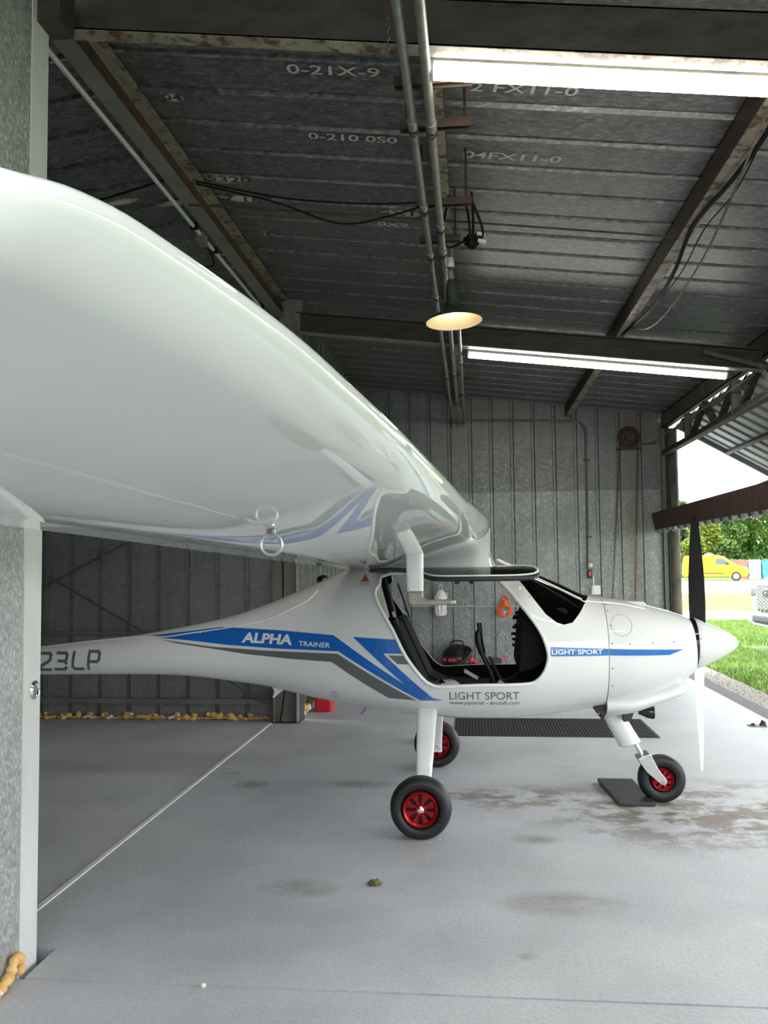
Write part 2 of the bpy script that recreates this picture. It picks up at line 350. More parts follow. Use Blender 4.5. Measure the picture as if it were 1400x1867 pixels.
# corrugated sheets
def profile(p, g=.03, w=.06, minor=True):
    L = [(0, 0), (.012, g), (w - .012, g), (w, 0)]
    if minor: L += [(p * .62, 0), (p * .62 + .006, g * .22), (p * .62 + .016, g * .22), (p * .62 + .022, 0)]
    return L + [(p + .004, 0)]
def roof_sheet_mesh(length, pitch, sgn, mat):
    m = MB(); pr = profile(pitch, .024, .07, False); n = len(pr)
    lo = [(0, y, z) for y, z in pr] + [(sgn * length, y, z) for y, z in pr]
    hi = [(x, y, z + .003) for x, y, z in lo]
    vs = lo + hi; N = 2 * n; fs = []
    for i in range(n - 1):
        fs += [(i, i + 1, n + i + 1, n + i), (N + i, N + n + i, N + n + i + 1, N + i + 1)]
    fs += [(0, n, N + n, N), (n - 1, N + n - 1, N + 2 * n - 1, 2 * n - 1)]
    for i in range(n - 1): fs += [(i, N + i, N + i + 1, i + 1), (n + i, n + i + 1, N + n + i + 1, N + n + i)]
    return m.add(vs, fs).mesh('roof_sheet', mat)
ceil = struct(empty('ceiling'))
PIT = .335
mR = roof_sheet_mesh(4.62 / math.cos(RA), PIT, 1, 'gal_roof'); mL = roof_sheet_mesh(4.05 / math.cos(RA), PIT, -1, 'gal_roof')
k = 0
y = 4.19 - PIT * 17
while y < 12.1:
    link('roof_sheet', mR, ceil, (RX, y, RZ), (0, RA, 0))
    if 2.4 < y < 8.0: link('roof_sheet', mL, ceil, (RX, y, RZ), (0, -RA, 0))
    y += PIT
MB().prism([(RX - .12, RZ - SL * .12 + .035), (RX, RZ + .04), (RX + .12, RZ - SL * .12 + .035), (RX, RZ + .06)], Y0, 12.2, 'y').build('ridge_cap', 'gal_roof', ceil)

def wall_sheet(width, z0, zl, zr, mat, parent, loc, rz, g=.02, w=.058, name='wall_sheet', back=.0):
    m = MB(); pr = profile(width, g, w, False); n = len(pr); vs = []
    top = lambda u: zl + (zr - zl) * min(u / width, 1)
    for d in (0, .003):
        vs += [(u, t + d, z0) for u, t in pr] + [(u, t + d, top(u)) for u, t in pr]
    N = 2 * n; fs = []
    for i in range(n - 1): fs += [(i, i + 1, n + i + 1, n + i), (N + i, N + n + i, N + n + i + 1, N + i + 1), (n + i, n + i + 1, N + n + i + 1, N + n + i), (i, N + i, N + i + 1, i + 1)]
    fs += [(0, n, N + n, N), (n - 1, N + n - 1, N + 2 * n - 1, 2 * n - 1)]
    o = m.add(vs, fs).build(name, mat, parent); o.location = loc; o.rotation_euler = (0, 0, rz); return o
BP = .2863
wb = struct(empty('wall_back'))
for k in range(15):
    x = -1.42 - .045 + BP * (k - 1); x2 = x + BP
    wall_sheet(BP, .0, 2.43, 2.43, 'gal_wall_low_lit', wb, (x, Y1, 0), 0)
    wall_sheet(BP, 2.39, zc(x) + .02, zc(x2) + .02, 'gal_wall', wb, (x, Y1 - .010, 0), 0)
MB().box((2.53, Y1 + .012, 0), (2.65, Y1 + .03, zc(2.6) + .02)).build('edge_flashing', 'gal_wall', wb)
wt = struct(empty('wall_tail'))
for k in range(14):
    x = -3.803 - .03 + .285 * (k - 6)
    wall_sheet(.285, .0, zc(x) + .02, zc(x + .285) + .02, 'gal_dark', wt, (x, 7.92, 0), 0, g=.035, w=.06)
# girts and rods of the tail bay wall
for z in (.172, .80): MB().bar((-5.6, 7.885, z), (-1.85, 7.885, z), .04, .045 if z < .5 else .02).build('girt', 'steel_grey', wt)
def rod(name, pts, r, mat, parent, n=8): return MB().tube(pts, r, n).build(name, mat, parent, 40)
rod('brace_rod', [(-4.5, 7.86, 1.0), (-2.9, 7.86, 1.81)], .010, 'conduit_dark', wt)
rod('brace_rod', [(-4.5, 7.85, 1.62), (-1.90, 7.85, .17)], .010, 'conduit_dark', wt)
rod('brace_rod', [(-3.98, 7.87, .02), (-3.98, 7.87, 1.9)], .006, 'conduit_dark', wt)
wsf = struct(empty('wall_side_far'))
for k in range(15):
    yy = 8.0 + .286 * k
    if yy < 12: wall_sheet(.286, 0, zc(-1.62) + .02, zc(-1.62) + .02, 'gal_wall', wsf, (-1.62, yy, 0), math.pi / 2, g=.03, w=.11)
wsn = struct(empty('wall_side_near'))
for k in range(15):
    yy = 2.965 - .286 * (k + 1)
    wall_sheet(.286, 0, zc(-1.60) + .02, zc(-1.6) + .02, 'gal_near', wsn, (-1.60, yy, 0), math.pi / 2, g=.03)
struct(MB().box((-5.7, 2.90, 0), (-1.66, 2.925, 3.7)).build('wall_tail_near', 'gal_dark'))
struct(MB().box((-5.73, 2.9, 0), (-5.70, 8.0, 3.6)).build('wall_tail_end', 'gal_dark'))
struct(MB().box((-1.7, Y0 - .05, 0), (2.7, Y0, 1.5)).build('wall_front_cut', 'gal_wall'))   # unseen wall behind the camera, cut low to let sky light in

# spray-foam beads along the sheet bottoms
def foam(parent, pts, pale=False, rng=random.Random(3)):
    m = MB()
    for (x, y, z, r) in pts: m.blob((x, y, z), (r * rng.uniform(.9, 1.5), r * rng.uniform(.6, .9), r * rng.uniform(.6, 1)), 7, .22, 0, rng)
    return m.build('spray_foam', 'foam_white' if pale else 'foam', parent, 60)
rg = random.Random(11)
for cx, n in ((-4.0, 4), (-3.78, 7), (-3.5, 8), (-3.16, 7), (-2.96, 8), (-2.66, 8), (-2.37, 6), (-2.18, 7), (-1.98, 4)):
    foam(wt, [(cx + rg.uniform(-.09, .09), 7.88 + rg.uniform(-.02, .01), rg.uniform(.012, .055), rg.uniform(.016, .032)) for _ in range(n)])
for cx in (-3.4, -2.8, -3.62): foam(wt, [(cx, 7.87, .02, .02), (cx + .03, 7.87, .03, .018)], True)
m = MB()
for i in range(70): m.blob((-4.2 + i * .034, 7.885 + rg.uniform(-.006, .006), .012 + rg.uniform(0, .01)), (.022, .012, .012), 5, .2, 0, rg)
m.build('foam_bead', 'foam', wt, 60)
foam(wsf, [(-1.59, 8.05 + i * .13 + rg.uniform(-.03, .03), .05 + rg.uniform(0, .05), rg.uniform(.025, .04)) for i in range(12)])
foam(wsf, [(-1.585, 8.04, .045, .025), (-1.58, 8.2, .06, .03)], True)
MB().tube(smooth_path([(-1.585, 2.952, .015), (-1.575, 2.935, .075), (-1.575, 2.90, .08), (-1.578, 2.875, .04), (-1.575, 2.84, .035), (-1.58, 2.78, .015), (-1.58, 2.70, .02), (-1.58, 2.6, .012)], 6), [.013 + .008 * math.sin(i * .9) ** 2 for i in range(43)], 9).build('spray_foam', 'foam', wsn, 60)
foam(wsn, [(-1.575, 2.80, .02, .016)], True)

# ------------------------------------------------------------------ steel frame
def hcol(name, x0, x1, y0, y1, z0, z1, mats, label):
    r = empty(name, ((x0 + x1) / 2, (y0 + y1) / 2, z0)); t = .009; cx, cy = (x0 + x1) / 2, (y0 + y1) / 2; h = z1 - z0; dx, dy = (x1 - x0) / 2, (y1 - y0) / 2
    MB().box((-dx, -dy, 0), (-dx + t, dy, h)).build('flange', mats, r); MB().box((dx - t, -dy, 0), (dx, dy, h)).build('flange', mats, r)
    MB().box((-dx + t, -t / 2, 0), (dx - t, t / 2, h)).build('web', mats, r)
    MB().box((-dx - .02, -dy - .03, 0), (dx + .02, dy + .06, .012)).build('base_plate', 'rust', r)
    tag(r, label, 'column'); return r
c1 = hcol('steel_column', -1.80, -1.598, 2.972, 3.095, -.085, 3.60, 'post_white', 'chalky white steel column in the floor pocket beside the near galvanized sheet')
MB().lathe([(0, .0), (.034, .0), (.034, .006), (.026, .012), (.012, .008), (0, .012)], (.101, .012, 1.06), 'x', 20).build('round_cover', 'chrome', c1, 50)
MB().box((.101, -.03, 3.56), (.19, .09, 3.74)).build('bracket', 'steel_brown', c1)
c2 = hcol('steel_column', -1.81, -1.59, 7.775, 7.89, -.01, 3.60, 'steel_grey', 'grey steel column at the corner of the tail bay behind the fuselage')
MB().tube(smooth_path([(-.05, -.03, .02), (-.01, -.035, .3), (-.04, -.03, .55), (-.02, -.03, 1.0), (-.04, -.03, 3.5)], 5), .006, 6).build('cable', 'cable', c2, 40)
r = empty('steel_column', (2.69, 11.93, 0)); MB().tube([(.01, 0, 0), (.01, 0, 3.2)], .072, 20).build('pipe', 'steel_weathered', r, 40)
MB().box((-.13, .0, 0), (-.075, .05, 3.3)).build('channel', 'conduit_dark', r); MB().box((-.07, -.03, 0), (-.03, .05, 3.3)).build('angle', 'steel_brown', r)
tag(r, 'rusty round column at the far edge of the hangar door opening', 'column')
r = empty('steel_column', (2.66, -1.15, 0)); MB().tube([(0, 0, 0), (0, 0, 3.3)], .07, 20).build('pipe', 'steel_rust', r, 40); MB().box((-.11, -.11, 0), (.11, .11, .012)).build('base_plate', 'rust', r)
tag(r, 'rusty round column at the near edge of the hangar door opening', 'column')

def rafter(Y, f0, f1, xs, label, fl_mat):
    a, b = xs; r = empty('roof_rafter', (a, Y, zrb(a)))
    def B(y, za, zb_, w, h, nm, mt):
        p = Vector((0, y, za)); q = Vector((b - a, y, zrb(b) - zrb(a) + zb_)); MB().bar(p, q, w, h).build(nm, mt, r)
    B(0, .095, .095, .01, .185, 'web', 'steel_brown'); B((f0 + f1) / 2, .004, .004, abs(f1 - f0), .009, 'bottom_flange', fl_mat); B((f0 + f1) / 2, .186, .186, abs(f1 - f0), .009, 'top_flange', 'steel_brown')
    tag(r, label, 'beam'); return r
rafter(3.205, -.005, .07, (-1.72, 2.56), 'brown roof rafter above the near strip light, cream rusted flange', 'steel_rust')
rm = rafter(7.82, -.05, .05, (-1.58, 2.56), 'brown roof rafter above the far strip light', 'steel_grey')
MB().box((.0, -.03, .0), (.03, .03, .19)).build('end_bracket', 'steel_grey', rm)
rafter(-1.1, -.05, .05, (-1.6, 2.56), 'brown roof rafter over the wall behind the viewpoint', 'steel_grey')
r = empty('ridge_beam', (-1.7525, 3.1, 3.73))
MB().box((-.0475, 0, 0), (.0475, 4.74, .01)).build('bottom_flange', 'steel_grey', r); MB().box((-.005, 0, .01), (.005, 4.74, .165)).build('web', 'steel_rust', r)
MB().box((-.0475, 0, .155), (.075, 4.74, .165)).build('top_flange', 'steel_rust', r); MB().box((.005, 0, .012), (.028, 4.74, .11)).build('timber_filler', 'rust', r)
tag(r, 'grey and rust ridge beam running from near column to far column', 'beam')
def purlin(X, w, label, a=Y0, b=11.98):
    zt = zc(X) - .002; r = empty('roof_purlin', (X, a, zt - .148)); L = b - a
    MB().box((-w / 2, 0, 0), (w / 2, L, .006)).build('flange', 'steel_rust', r); MB().box((-w / 2, 0, .006), (-w / 2 + .006, L, .145)).build('web', 'strut_brown', r)
    MB().box((-w / 2, 0, .139), (w / 2, L, .145)).build('top_flange', 'steel_brown', r)
    tag(r, label, 'beam'); return r
purlin(-.128, .055, 'rust streaked roof purlin above the pair of grey conduits')
purlin(1.335, .075, 'rusty pale roof purlin with black cables hanging along it')
# eave beam and header truss over the door opening
r = empty('eave_beam', (2.6, Y0, 3.205)); MB().box((-.03, 0, 0), (-.022, 13.25, .195)).build('web', 'steel_weathered', r); MB().box((-.03, 0, 0), (.05, 13.25, .009)).build('bottom_flange', 'steel_brown', r); MB().box((-.03, 0, .186), (.05, 13.25, .195)).build('top_flange', 'steel_brown', r)
tag(r, 'brown eave beam along the top of the door opening', 'beam')
r = empty('header_truss', (2.60, Y0 + .25, 2.80)); L = 11.9 - (Y0 + .25)
MB().bar((0, 0, .02), (0, L, .045), .085, .012).build('bottom_chord', 'steel_weathered', r); MB().bar((-.035, 0, .05), (-.035, L, .075), .012, .05).build('chord_leg', 'steel_brown', r)
for Yv in (10.62, 8.72, 6.82, 4.92, 3.02, 1.12):
    y = Yv - Y0 - .25
    MB().bar((0, y, .06), (0, y, .385), .085, .05, (0, 1, 0)).build('vertical', 'steel_weathered', r)
    MB().bar((.01, y - .10, .06), (.01, y - .66, .355), .06, .05).build('diagonal', 'steel_brown', r)
    MB().bar((-.01, y - 1.22, .06), (-.01, y - .80, .355), .06, .07).build('diagonal', 'steel_weathered', r)
    MB().bar((.01, y - 1.26, .06), (.01, y - 1.80, .355), .06, .05).build('diagonal', 'steel_brown', r)
    MB().bar((.012, y + .05, .06), (.012, y + .24, .355), .05, .03).build('diagonal', 'steel_brown', r)
tag(r, 'rusty lattice truss across the top of the door opening', 'truss')
tag(MB().bar((2.05, 7.76, 3.25), (2.62, 7.76, 3.08), .035, .035).build('knee_brace', 'steel_weathered'), 'short steel brace from the far rafter to the lattice truss', 'brace')
tag(MB().tube([(2.45, 12.0, 3.02), (2.52, 7.9, 3.07)], .008, 6).build('steel_rod', 'steel_grey', None, 40), 'thin grey tie rod crossing in front of the lattice truss', 'rod')

# ------------------------------------------------------------------ raised bi-fold door
def door_leaf(p, q, mat_in, frame, parent, ya, yb, pitch=.3, flip=1, ext=0.0):
    """corrugated skin between edge lines p=(x,z) and q=(x,z); ribs run from p to q"""
    P, Q = Vector((p[0], 0, p[1])), Vector((q[0], 0, q[1])); d = (Q - P).normalized(); nrm = Vector((-d.z, 0, d.x)) * flip
    y = ya
    while y < yb - .05:
        m = MB(); pr = profile(pitch, .05, .13, False); n = len(pr); vs = []
        for off in (.0, .003):
            vs += [tuple(P - d * ext + nrm * (t + off) + Vector((0, u, 0))) for u, t in pr] + [tuple(Q + nrm * (t + off) + Vector((0, u, 0))) for u, t in pr]
        N = 2 * n; fs = []
        for i in range(n - 1): fs += [(i, i + 1, n + i + 1, n + i), (N + i, N + n + i, N + n + i + 1, N + i + 1), (n + i, n + i + 1, N + n + i + 1, N + n + i), (i, N + i, N + i + 1, i + 1)]
        fs += [(0, n, N + n, N), (n - 1, N + n - 1, N + 2 * n - 1, 2 * n - 1)]
        o = m.add(vs, fs).build('door_sheet', mat_in, parent); o.location = (0, y, 0); y += pitch
    for t in frame:
        c = P.lerp(Q, t) - nrm * .03; MB().bar(c + Vector((0, ya, 0)), c + Vector((0, yb, 0)), .05, .05, tuple(nrm)).build('leaf_rail', 'steel_brown', parent)
    for yy in (ya + .02, (ya + yb) / 2, yb - .02):
        MB().bar(P - nrm * .03 + Vector((0, yy, 0)), Q - nrm * .03 + Vector((0, yy, 0)), .05, .05, (0, 1, 0)).build('leaf_stile', 'steel_grey', parent)
MAT['door_skin'] = noisy('pale_door_skin', (.36, .37, .37), (.44, .45, .44), 2, .5, .1)
dr = empty('bifold_hangar_door', (0, 0, 0)); DY0, DY1 = -1.0, 11.88
door_leaf((2.76, 3.25), (4.06, 2.50), 'door_skin', (.02, .5, .98), dr, DY0, DY1)
door_leaf((2.52, 1.88), (4.06, 2.48), 'door_skin', (.04, .5, .98), dr, DY0, DY1, flip=-1, ext=.05)
MB().prism([(2.40, 2.06), (2.48, 2.075), (2.52, 1.86), (2.44, 1.84)], DY0, DY1, 'y').build('bottom_beam', 'rust', dr)
m = MB()
yy = DY0
while yy < DY1 - .05:
    n = 7; w = .385
    vs = [(2.505, yy + w * i / n, 1.862) for i in range(n + 1)] + [(2.525, yy + w * i / n, 1.838 - .045 * math.sin(math.pi * i / n)) for i in range(n + 1)] 
    vs2 = [(x + .006, y, z) for x, y, z in vs]; N = 2 * (n + 1)
    fs = [(i, i + 1, n + 2 + i, n + 1 + i) for i in range(n)] + [(N + i, N + n + 1 + i, N + n + 2 + i, N + i + 1) for i in range(n)] + [(n + 1 + i, n + 2 + i, N + n + 2 + i, N + n + 1 + i) for i in range(n)]
    m.add(vs + vs2, fs); yy += .4
m.build('sheet_lip', 'white_paint', dr)
tag(dr, 'large brown framed bi-fold hangar door folded up outside the opening', 'door')

# ================================================================== HANGAR FITTINGS
def conduit(X, z, ya, yb, r, label, drop=None, couplings=()):
    R_ = empty('ceiling_conduit', (X, ya, z)); pts = [(0, 0, 0), (0, yb - ya, 0)]
    if drop: pts = [(0, 0, 0)] + [(0, yb - ya - .06, 0), (0, yb - ya - .015, -.015), (0, yb - ya, -.06), (0, yb - ya, -drop)]
    MB().tube(pts, r, 14).build('pipe', 'conduit', R_, 40)
    for y in couplings:
        MB().tube([(0, y - ya - .03, 0), (0, y - ya + .03, 0)], r * 1.22, 14).build('coupling', 'conduit', R_, 40)
    for y in [c + .06 for c in couplings]:
        MB().tube([(0, y - ya - .012, 0), (0, y - ya + .012, 0)], r * 1.28, 14).build('clamp', 'rust', R_, 40)
        MB().box((-.008, y - ya - .012, -r * 1.6), (.008, y - ya + .012, -r)).build('clamp_screw', 'rust', R_)
    tag(R_, label, 'conduit'); return R_
ZP = 3.365
conduit(-.231, ZP, -1.25, 11.93, .0195, 'left one of the paired grey ceiling conduits, ending on the back wall', .03, (1.0, 3.72, 4.62, 5.35, 6.2, 8.9, 10.6))
conduit(-.150, ZP, -1.25, 11.93, .0205, 'middle grey ceiling conduit passing behind the hanging lamp', .03, (1.0, 3.75, 4.9, 5.3, 8.8, 10.4))
conduit(-.078, ZP, 6.9, 11.93, .018, 'right grey ceiling conduit, starting beyond the hanging lamp', .03, (8.3, 9.8, 11.2))
def trapeze(Y, x0, x1, label, rods=True):
    R_ = empty('strut_hanger', ((x0 + x1) / 2, Y, ZP + .022)); w = (x1 - x0) / 2
    MB().box((-w, -.021, 0), (w, -.017, .04)).build('rail', 'strut_brown', R_); MB().box((-w, .017, 0), (w, .021, .04)).build('rail', 'strut_brown', R_)
    MB().box((-w, -.017, .036), (w, .017, .04)).build('rail_top', 'strut_brown', R_)
    if rods:
        for sx in (-w + .03, w - .03): MB().tube([(sx, 0, .04), (sx, 0, zc(x0 + w + sx) - ZP - .03)], .006, 8).build('threaded_rod', 'strut_brown', R_, 40)
    tag(R_, label, 'hanger')
trapeze(3.47, -.29, .03, 'brown strut hanger under the conduits nearest the strip light end')
trapeze(3.83, -.295, .03, 'brown strut hanger under the conduits, second from the strip light')
trapeze(4.68, -.275, .03, 'brown strut hanger under the conduits beside the black cable bundle')
trapeze(5.22, -.29, -.04, 'short brown strut hanger under the conduits just above the lamp stem')
trapeze(9.0, -.28, -.03, 'small strut hanger under the three conduits beyond the far rafter', False)
trapeze(10.2, -.28, -.03, 'small strut hanger under the three conduits near the back wall', False)
# conduit beside the ridge beam
R_ = empty('ridge_conduit', (-1.827, 3.0, 3.70)); MB().tube([(0, 0, 0), (0, 4.75, 0)], .014, 10).build('pipe', 'steel_paint', R_, 40)
for y in (.45, 2.55, 3.0, 4.4): MB().box((-.022, y - .012, -.02), (.03, y + .012, .022)).build('clamp', 'cable', R_)
MB().box((-.03, 2.68, -.05), (.02, 2.80, .02)).build('box_body', 'conduit', R_); MB().tube(smooth_path([(0, 2.8, -.03), (0, 2.95, -.05), (0, 3.0, -.11), (-.1, 3.0, -.12), (-.35, 3.0, -.1)], 5), .006, 6).build('cable', 'cable', R_, 40)
tag(R_, 'thin bare conduit with junction box clipped beside the ridge beam', 'conduit')

# strip lights
def strip(Y, xa, xb, dz, label):
    R_ = empty('strip_light', (xa, Y, zrb(xa) + dz)); L = (xb - xa) / math.cos(math.atan(.12)); R_.rotation_euler = (0, math.atan(.12), 0)
    MB().prism([(-.045, -.02), (-.038, .0), (.038, .0), (.045, -.02), (.045, -.034), (-.045, -.034)], 0, L, 'x').build('housing', 'housing', R_)
    MB().prism([(-.040, -.034), (-.039, -.058), (-.027, -.074), (.027, -.074), (.039, -.058), (.040, -.034)], .012, L - .012, 'x').build('diffuser', 'tube', R_)
    for x in (0, L - .012): MB().prism([(-.045, -.022), (.045, -.022), (.044, -.062), (.029, -.077), (-.029, -.077), (-.044, -.062)], x, x + .012, 'x').build('end_cap', 'housing', R_)
    for x in (.3, L - .3): MB().box((x - .012, -.01, 0), (x + .012, .01, .014)).build('hanger_clip', 'housing', R_)
    tag(R_, label, 'strip light', 'ceiling strip lights')
strip(3.345, -.125, 2.22, .035, 'lit fluorescent strip light under the near rafter')
strip(7.95, -.005, 2.30, .015, 'lit fluorescent strip light under the far rafter')

# pendant lamp
LX, LY = -.092, 5.61
R_ = empty('pendant_lamp', (LX, LY, 3.005)); R_.rotation_euler = (math.radians(-2), math.radians(-3), 0)
prof = [(.187, -.008), (.186, .0), (.155, .022), (.115, .045), (.078, .072), (.052, .10), (.043, .14), (.040, .20), (.034, .25), (.026, .275), (0, .28)]
MB().lathe(prof, (0, 0, 0), 'z', 48).build('shade', 'lamp_green', R_, 60)
MB().lathe([(.184, -.006), (.152, .018), (.112, .041), (.074, .067), (.045, .094), (0, .10)], (0, 0, 0), 'z', 48).build('reflector', 'lamp_white', R_, 60)
MB().lathe([(0, .05), (.022, .055), (.03, .075), (.022, .10), (0, .105)], (0, 0, 0), 'z', 20).build('bulb', 'bulb', R_, 60)
MB().tube([(0, 0, .27), (0, 0, .33)], .021, 14).build('coupling', 'conduit', R_, 40); MB().tube([(0, 0, .33), (0, 0, .50)], .012, 12).build('stem', 'steel_rust', R_, 40)
MB().lathe([(.024, .36), (.026, .365), (.026, .42), (.024, .425)], (0, 0, 0), 'z', 16).build('tag_sleeve', 'housing', R_, 40)
MB().box((-.035, -.03, .50), (.03, .04, .60)).build('junction_box', 'conduit', R_)
tag(R_, 'dark green enamel dome lamp hanging lit from the roof', 'lamp')
# cable bundle with white plugs
R_ = empty('cable_bundle', (.0, 5.35, 3.5))
cpts = [[(-.06, -.3, .09), (.0, -.25, .05), (.02, -.1, -.05), (.03, .05, -.06), (.06, .1, .02)], [(-.1, -.4, .06), (-.14, -.2, -.05), (-.12, 0, -.1), (.0, .1, -.02), (.07, .12, -.02)], [(.02, -.4, .05), (.09, -.1, .0), (.10, .05, -.02), (.07, .12, .0)], [(.03, -.45, .05), (.04, -.1, .03), (.035, .1, -.06)]]
for c in cpts: MB().tube(smooth_path(c, 6), .008, 7).build('cable', 'cable', R_, 40)
MB().blob((.03, .1, -.03), (.05, .03, .05), 8, .25).build('tape_wrap', 'cable', R_)
for i, (x, z) in enumerate(((.085, .02), (.09, -.025))): MB().bar((x - .02, .1, z), (x + .03, .1, z - .015), .022, .02).build('plug', 'white_paint', R_)
tag(R_, 'tangle of black cables with white plugs beside the lamp box', 'cables')
def cable(name, pts, r, mat, label, cat='cable', k=8): return tag(MB().tube(smooth_path(pts, k), r, 7).build(name, mat, None, 40), label, cat)
cable('hanging_cable', [(-1.62, 4.96, 3.72), (-1.15, 5.0, 3.60), (-.77, 5.13, 3.50), (-.45, 5.05, 3.50), (-.16, 4.94, 3.53)], .006, 'cable', 'thin black cable sagging deepest between ridge beam and conduits')
cable('hanging_cable', [(-1.62, 4.97, 3.74), (-1.1, 5.07, 3.65), (-.6, 5.12, 3.61), (-.17, 5.12, 3.60)], .006, 'cable', 'thin black cable nearly straight between ridge beam and conduits')
cable('hanging_cable', [(-3.0, 5.2, 3.66), (-2.4, 5.1, 3.69), (-1.80, 4.98, 3.77)], .007, 'cable', 'black cable left of the ridge beam above the wing')
cable('hanging_cable', [(1.36, 3.3, 3.46), (1.39, 4.0, 3.40), (1.36, 4.5, 3.37), (1.335, 5.2, 3.40), (1.36, 5.8, 3.33), (1.385, 6.6, 3.33), (1.37, 7.3, 3.39), (1.34, 7.72, 3.42)], .013, 'cable', 'thick black cable strapped under the right roof purlin')
cable('hanging_cable', [(1.36, 3.4, 3.47), (1.33, 3.85, 3.40), (1.29, 4.25, 3.2), (1.36, 5.1, 3.17), (1.41, 6.2, 3.19), (1.43, 7.0, 3.28), (1.38, 7.4, 3.39), (1.3, 7.6, 3.42)], .006, 'cable_brown', 'slack brown cord drooping below the right roof purlin')
cable('hanging_cable', [(1.38, 4.0, 3.40), (1.41, 4.6, 3.36), (1.40, 5.2, 3.38), (1.42, 5.9, 3.34), (1.40, 6.7, 3.36), (1.37, 7.4, 3.41)], .004, 'cable', 'thin kinked black wire along the right roof purlin')
cable('sag_rod', [(-1.70, 5.07, 3.64), (-.27, 5.25, 3.55), (1.33, 5.42, 3.42)], .007, 'rust', 'rusty tie rod across the roof between ridge beam and right purlin', 'rod', 3)
def chain(name, p, q, r, label, pitch=.026, sag=.0):
    p, q = Vector(p), Vector(q); n = int((q - p).length / pitch); m = MB(); d = (q - p).normalized()
    for i in range(n):
        c = p.lerp(q, (i + .5) / n); a = Vector((1, 0, 0)) if i % 2 else Vector((0, 1, 0))
        a = (a - d * a.dot(d)).normalized()
        m.tube([c + d * math.cos(t) * pitch * .68 + a * math.sin(t) * pitch * .36 for t in [2 * math.pi * j / 8 for j in range(8)]], r, 5, closed=True)
    return m.build(name, 'rust', None, 60)
tag(chain('hanging_chain', (-.264, 2.92, 3.45), (-.267, 2.93, 3.2), .0025, '', .018), 'short rusty chain hanging beside the left conduit at the top', 'chain')
tag(chain('hanging_chain', (-.30, 5.2, 3.36), (-.275, 5.2, 3.19), .0025, '', .018), 'short chain hanging from the conduits left of the lamp', 'chain')

# chalk writing on the roof sheets (flat print on the sheets)
def text_mesh(body, size, mat, wx=1.0, shear=0., bold=0.):
    cu = bpy.data.curves.new('txt', 'FONT'); cu.body = body; cu.size = size; cu.shear = shear; cu.offset = bold; cu.space_character = 1.0
    cu.align_x = 'LEFT'; cu.resolution_u = 3
    o = bpy.data.objects.new('txt', cu); COL.objects.link(o); bpy.context.view_layer.update()
    me = bpy.data.meshes.new_from_object(o.evaluated_get(bpy.context.evaluated_depsgraph_get())); bpy.data.objects.remove(o)
    me.materials.clear(); me.materials.append(MAT[mat])
    for v in me.vertices: v.co.x *= wx
    return me
def roof_print(name, me, X, Y, off=.004):
    # lies on the underside of the roof, readable from below while looking along +Y
    sl = RA if X > RX else -RA
    o = bpy.data.objects.new(name, me); COL.objects.link(o); o.parent = ceil
    o.matrix_world = Matrix.Translation((X, Y, zc(X) - off)) @ Matrix.Rotation(sl, 4, 'Y') @ Matrix.Rotation(math.pi, 4, 'X')
    return o
def patch(X, Y, rx, ry, rng=random.Random(5)):
    pts = [(math.cos(a) * rx * rng.uniform(.85, 1.1), math.sin(a) * ry * rng.uniform(.8, 1.1)) for a in [2 * math.pi * i / 18 for i in range(18)]]
    me = MB().prism(pts, -.0004, .0004, 'z').mesh('paint_patch', 'chalk_soft'); roof_print('paint_patch', me, X, Y, .0025)
for body, X, Y, sz, mt, pt in (('0-21X-9', -.86, 4.02, .11, 'chalk', 0), ('04', -1.60, 4.34, .09, 'ink', 1), ('0-210 0S0', -.88, 4.68, .10, 'chalk', 0), ('5320', -1.665, 5.33, .12, 'ink', 1), ('7 16', -1.64, 5.63, .12, 'ink', 1),
                               ('0', -1.53, 6.25, .09, 'ink', 1), ('GX12', -.62, 5.70, .12, 'ink', 1), ('0X9', -.62, 5.9, .10, 'chalk', 0), ('2 FX11-0', .02, 4.10, .11, 'chalk', 0), ('04FX11-0', -.02, 4.80, .11, 'chalk', 0)):
    me = text_mesh(body, sz, mt, 1.25, .1, .0012)
    w = max(v.co.x for v in me.vertices)
    roof_print('chalk_writing', me, X, Y, .0055)
    if pt: patch(X + w / 2, Y - sz * .33, w * .62, sz * .62)
for X, Y, a, b in ((-1.95, 5.6, .18, .07), (-1.9, 6.6, .12, .05), (-1.92, 6.9, .12, .05), (-2.3, 5.45, .14, .05)): patch(X, Y, a, b)

# ------------------------------------------------------------------ things on the back wall
yb = 11.97
R_ = empty('wall_conduit', (0, yb, 0)); MB().tube(smooth_path([(-.10, 0, 3.40), (.6, 0, 3.375), (1.38, 0, 3.345), (1.50, 0, 3.315), (1.565, 0, 3.22), (1.57, 0, 3.08), (1.565, 0, 2.4), (1.56, 0, 1.42)], 6), .014, 10).build('pipe', 'conduit_dark', R_, 40)
for z in (1.75, 2.8): MB().box((1.535, -.018, z), (1.62, .02, z + .015)).build('clip', 'steel_brown', R_)
MB().tube([(1.37, .0, 3.36), (1.37, 0, 3.5)], .006, 6).build('hanger_rod', 'strut_brown', R_)
tag(R_, 'dark conduit running along and down the back wall to the switch box', 'conduit')
R_ = empty('switch_box', (1.575, yb, 1.22)); MB().box((-.035, -.07, .10), (.045, 0, .21)).build('box', 'conduit', R_, bevel=.01); MB().lathe([(0, -.09), (.028, -.088), (.03, -.07)], (.01, 0, .155), 'y', 16).build('cover', 'housing', R_, 40)
MB().box((-.03, -.05, -.02), (.03, 0, .09)).build('lower_box', 'rust', R_, bevel=.006); MB().box((-.012, -.056, .01), (.016, -.05, .07)).build('red_switch', 'pink_plastic', R_); MB().tube([(.045, -.04, .0), (.045, -.04, -.22)], .008, 8).build('cord', 'white_paint', R_)
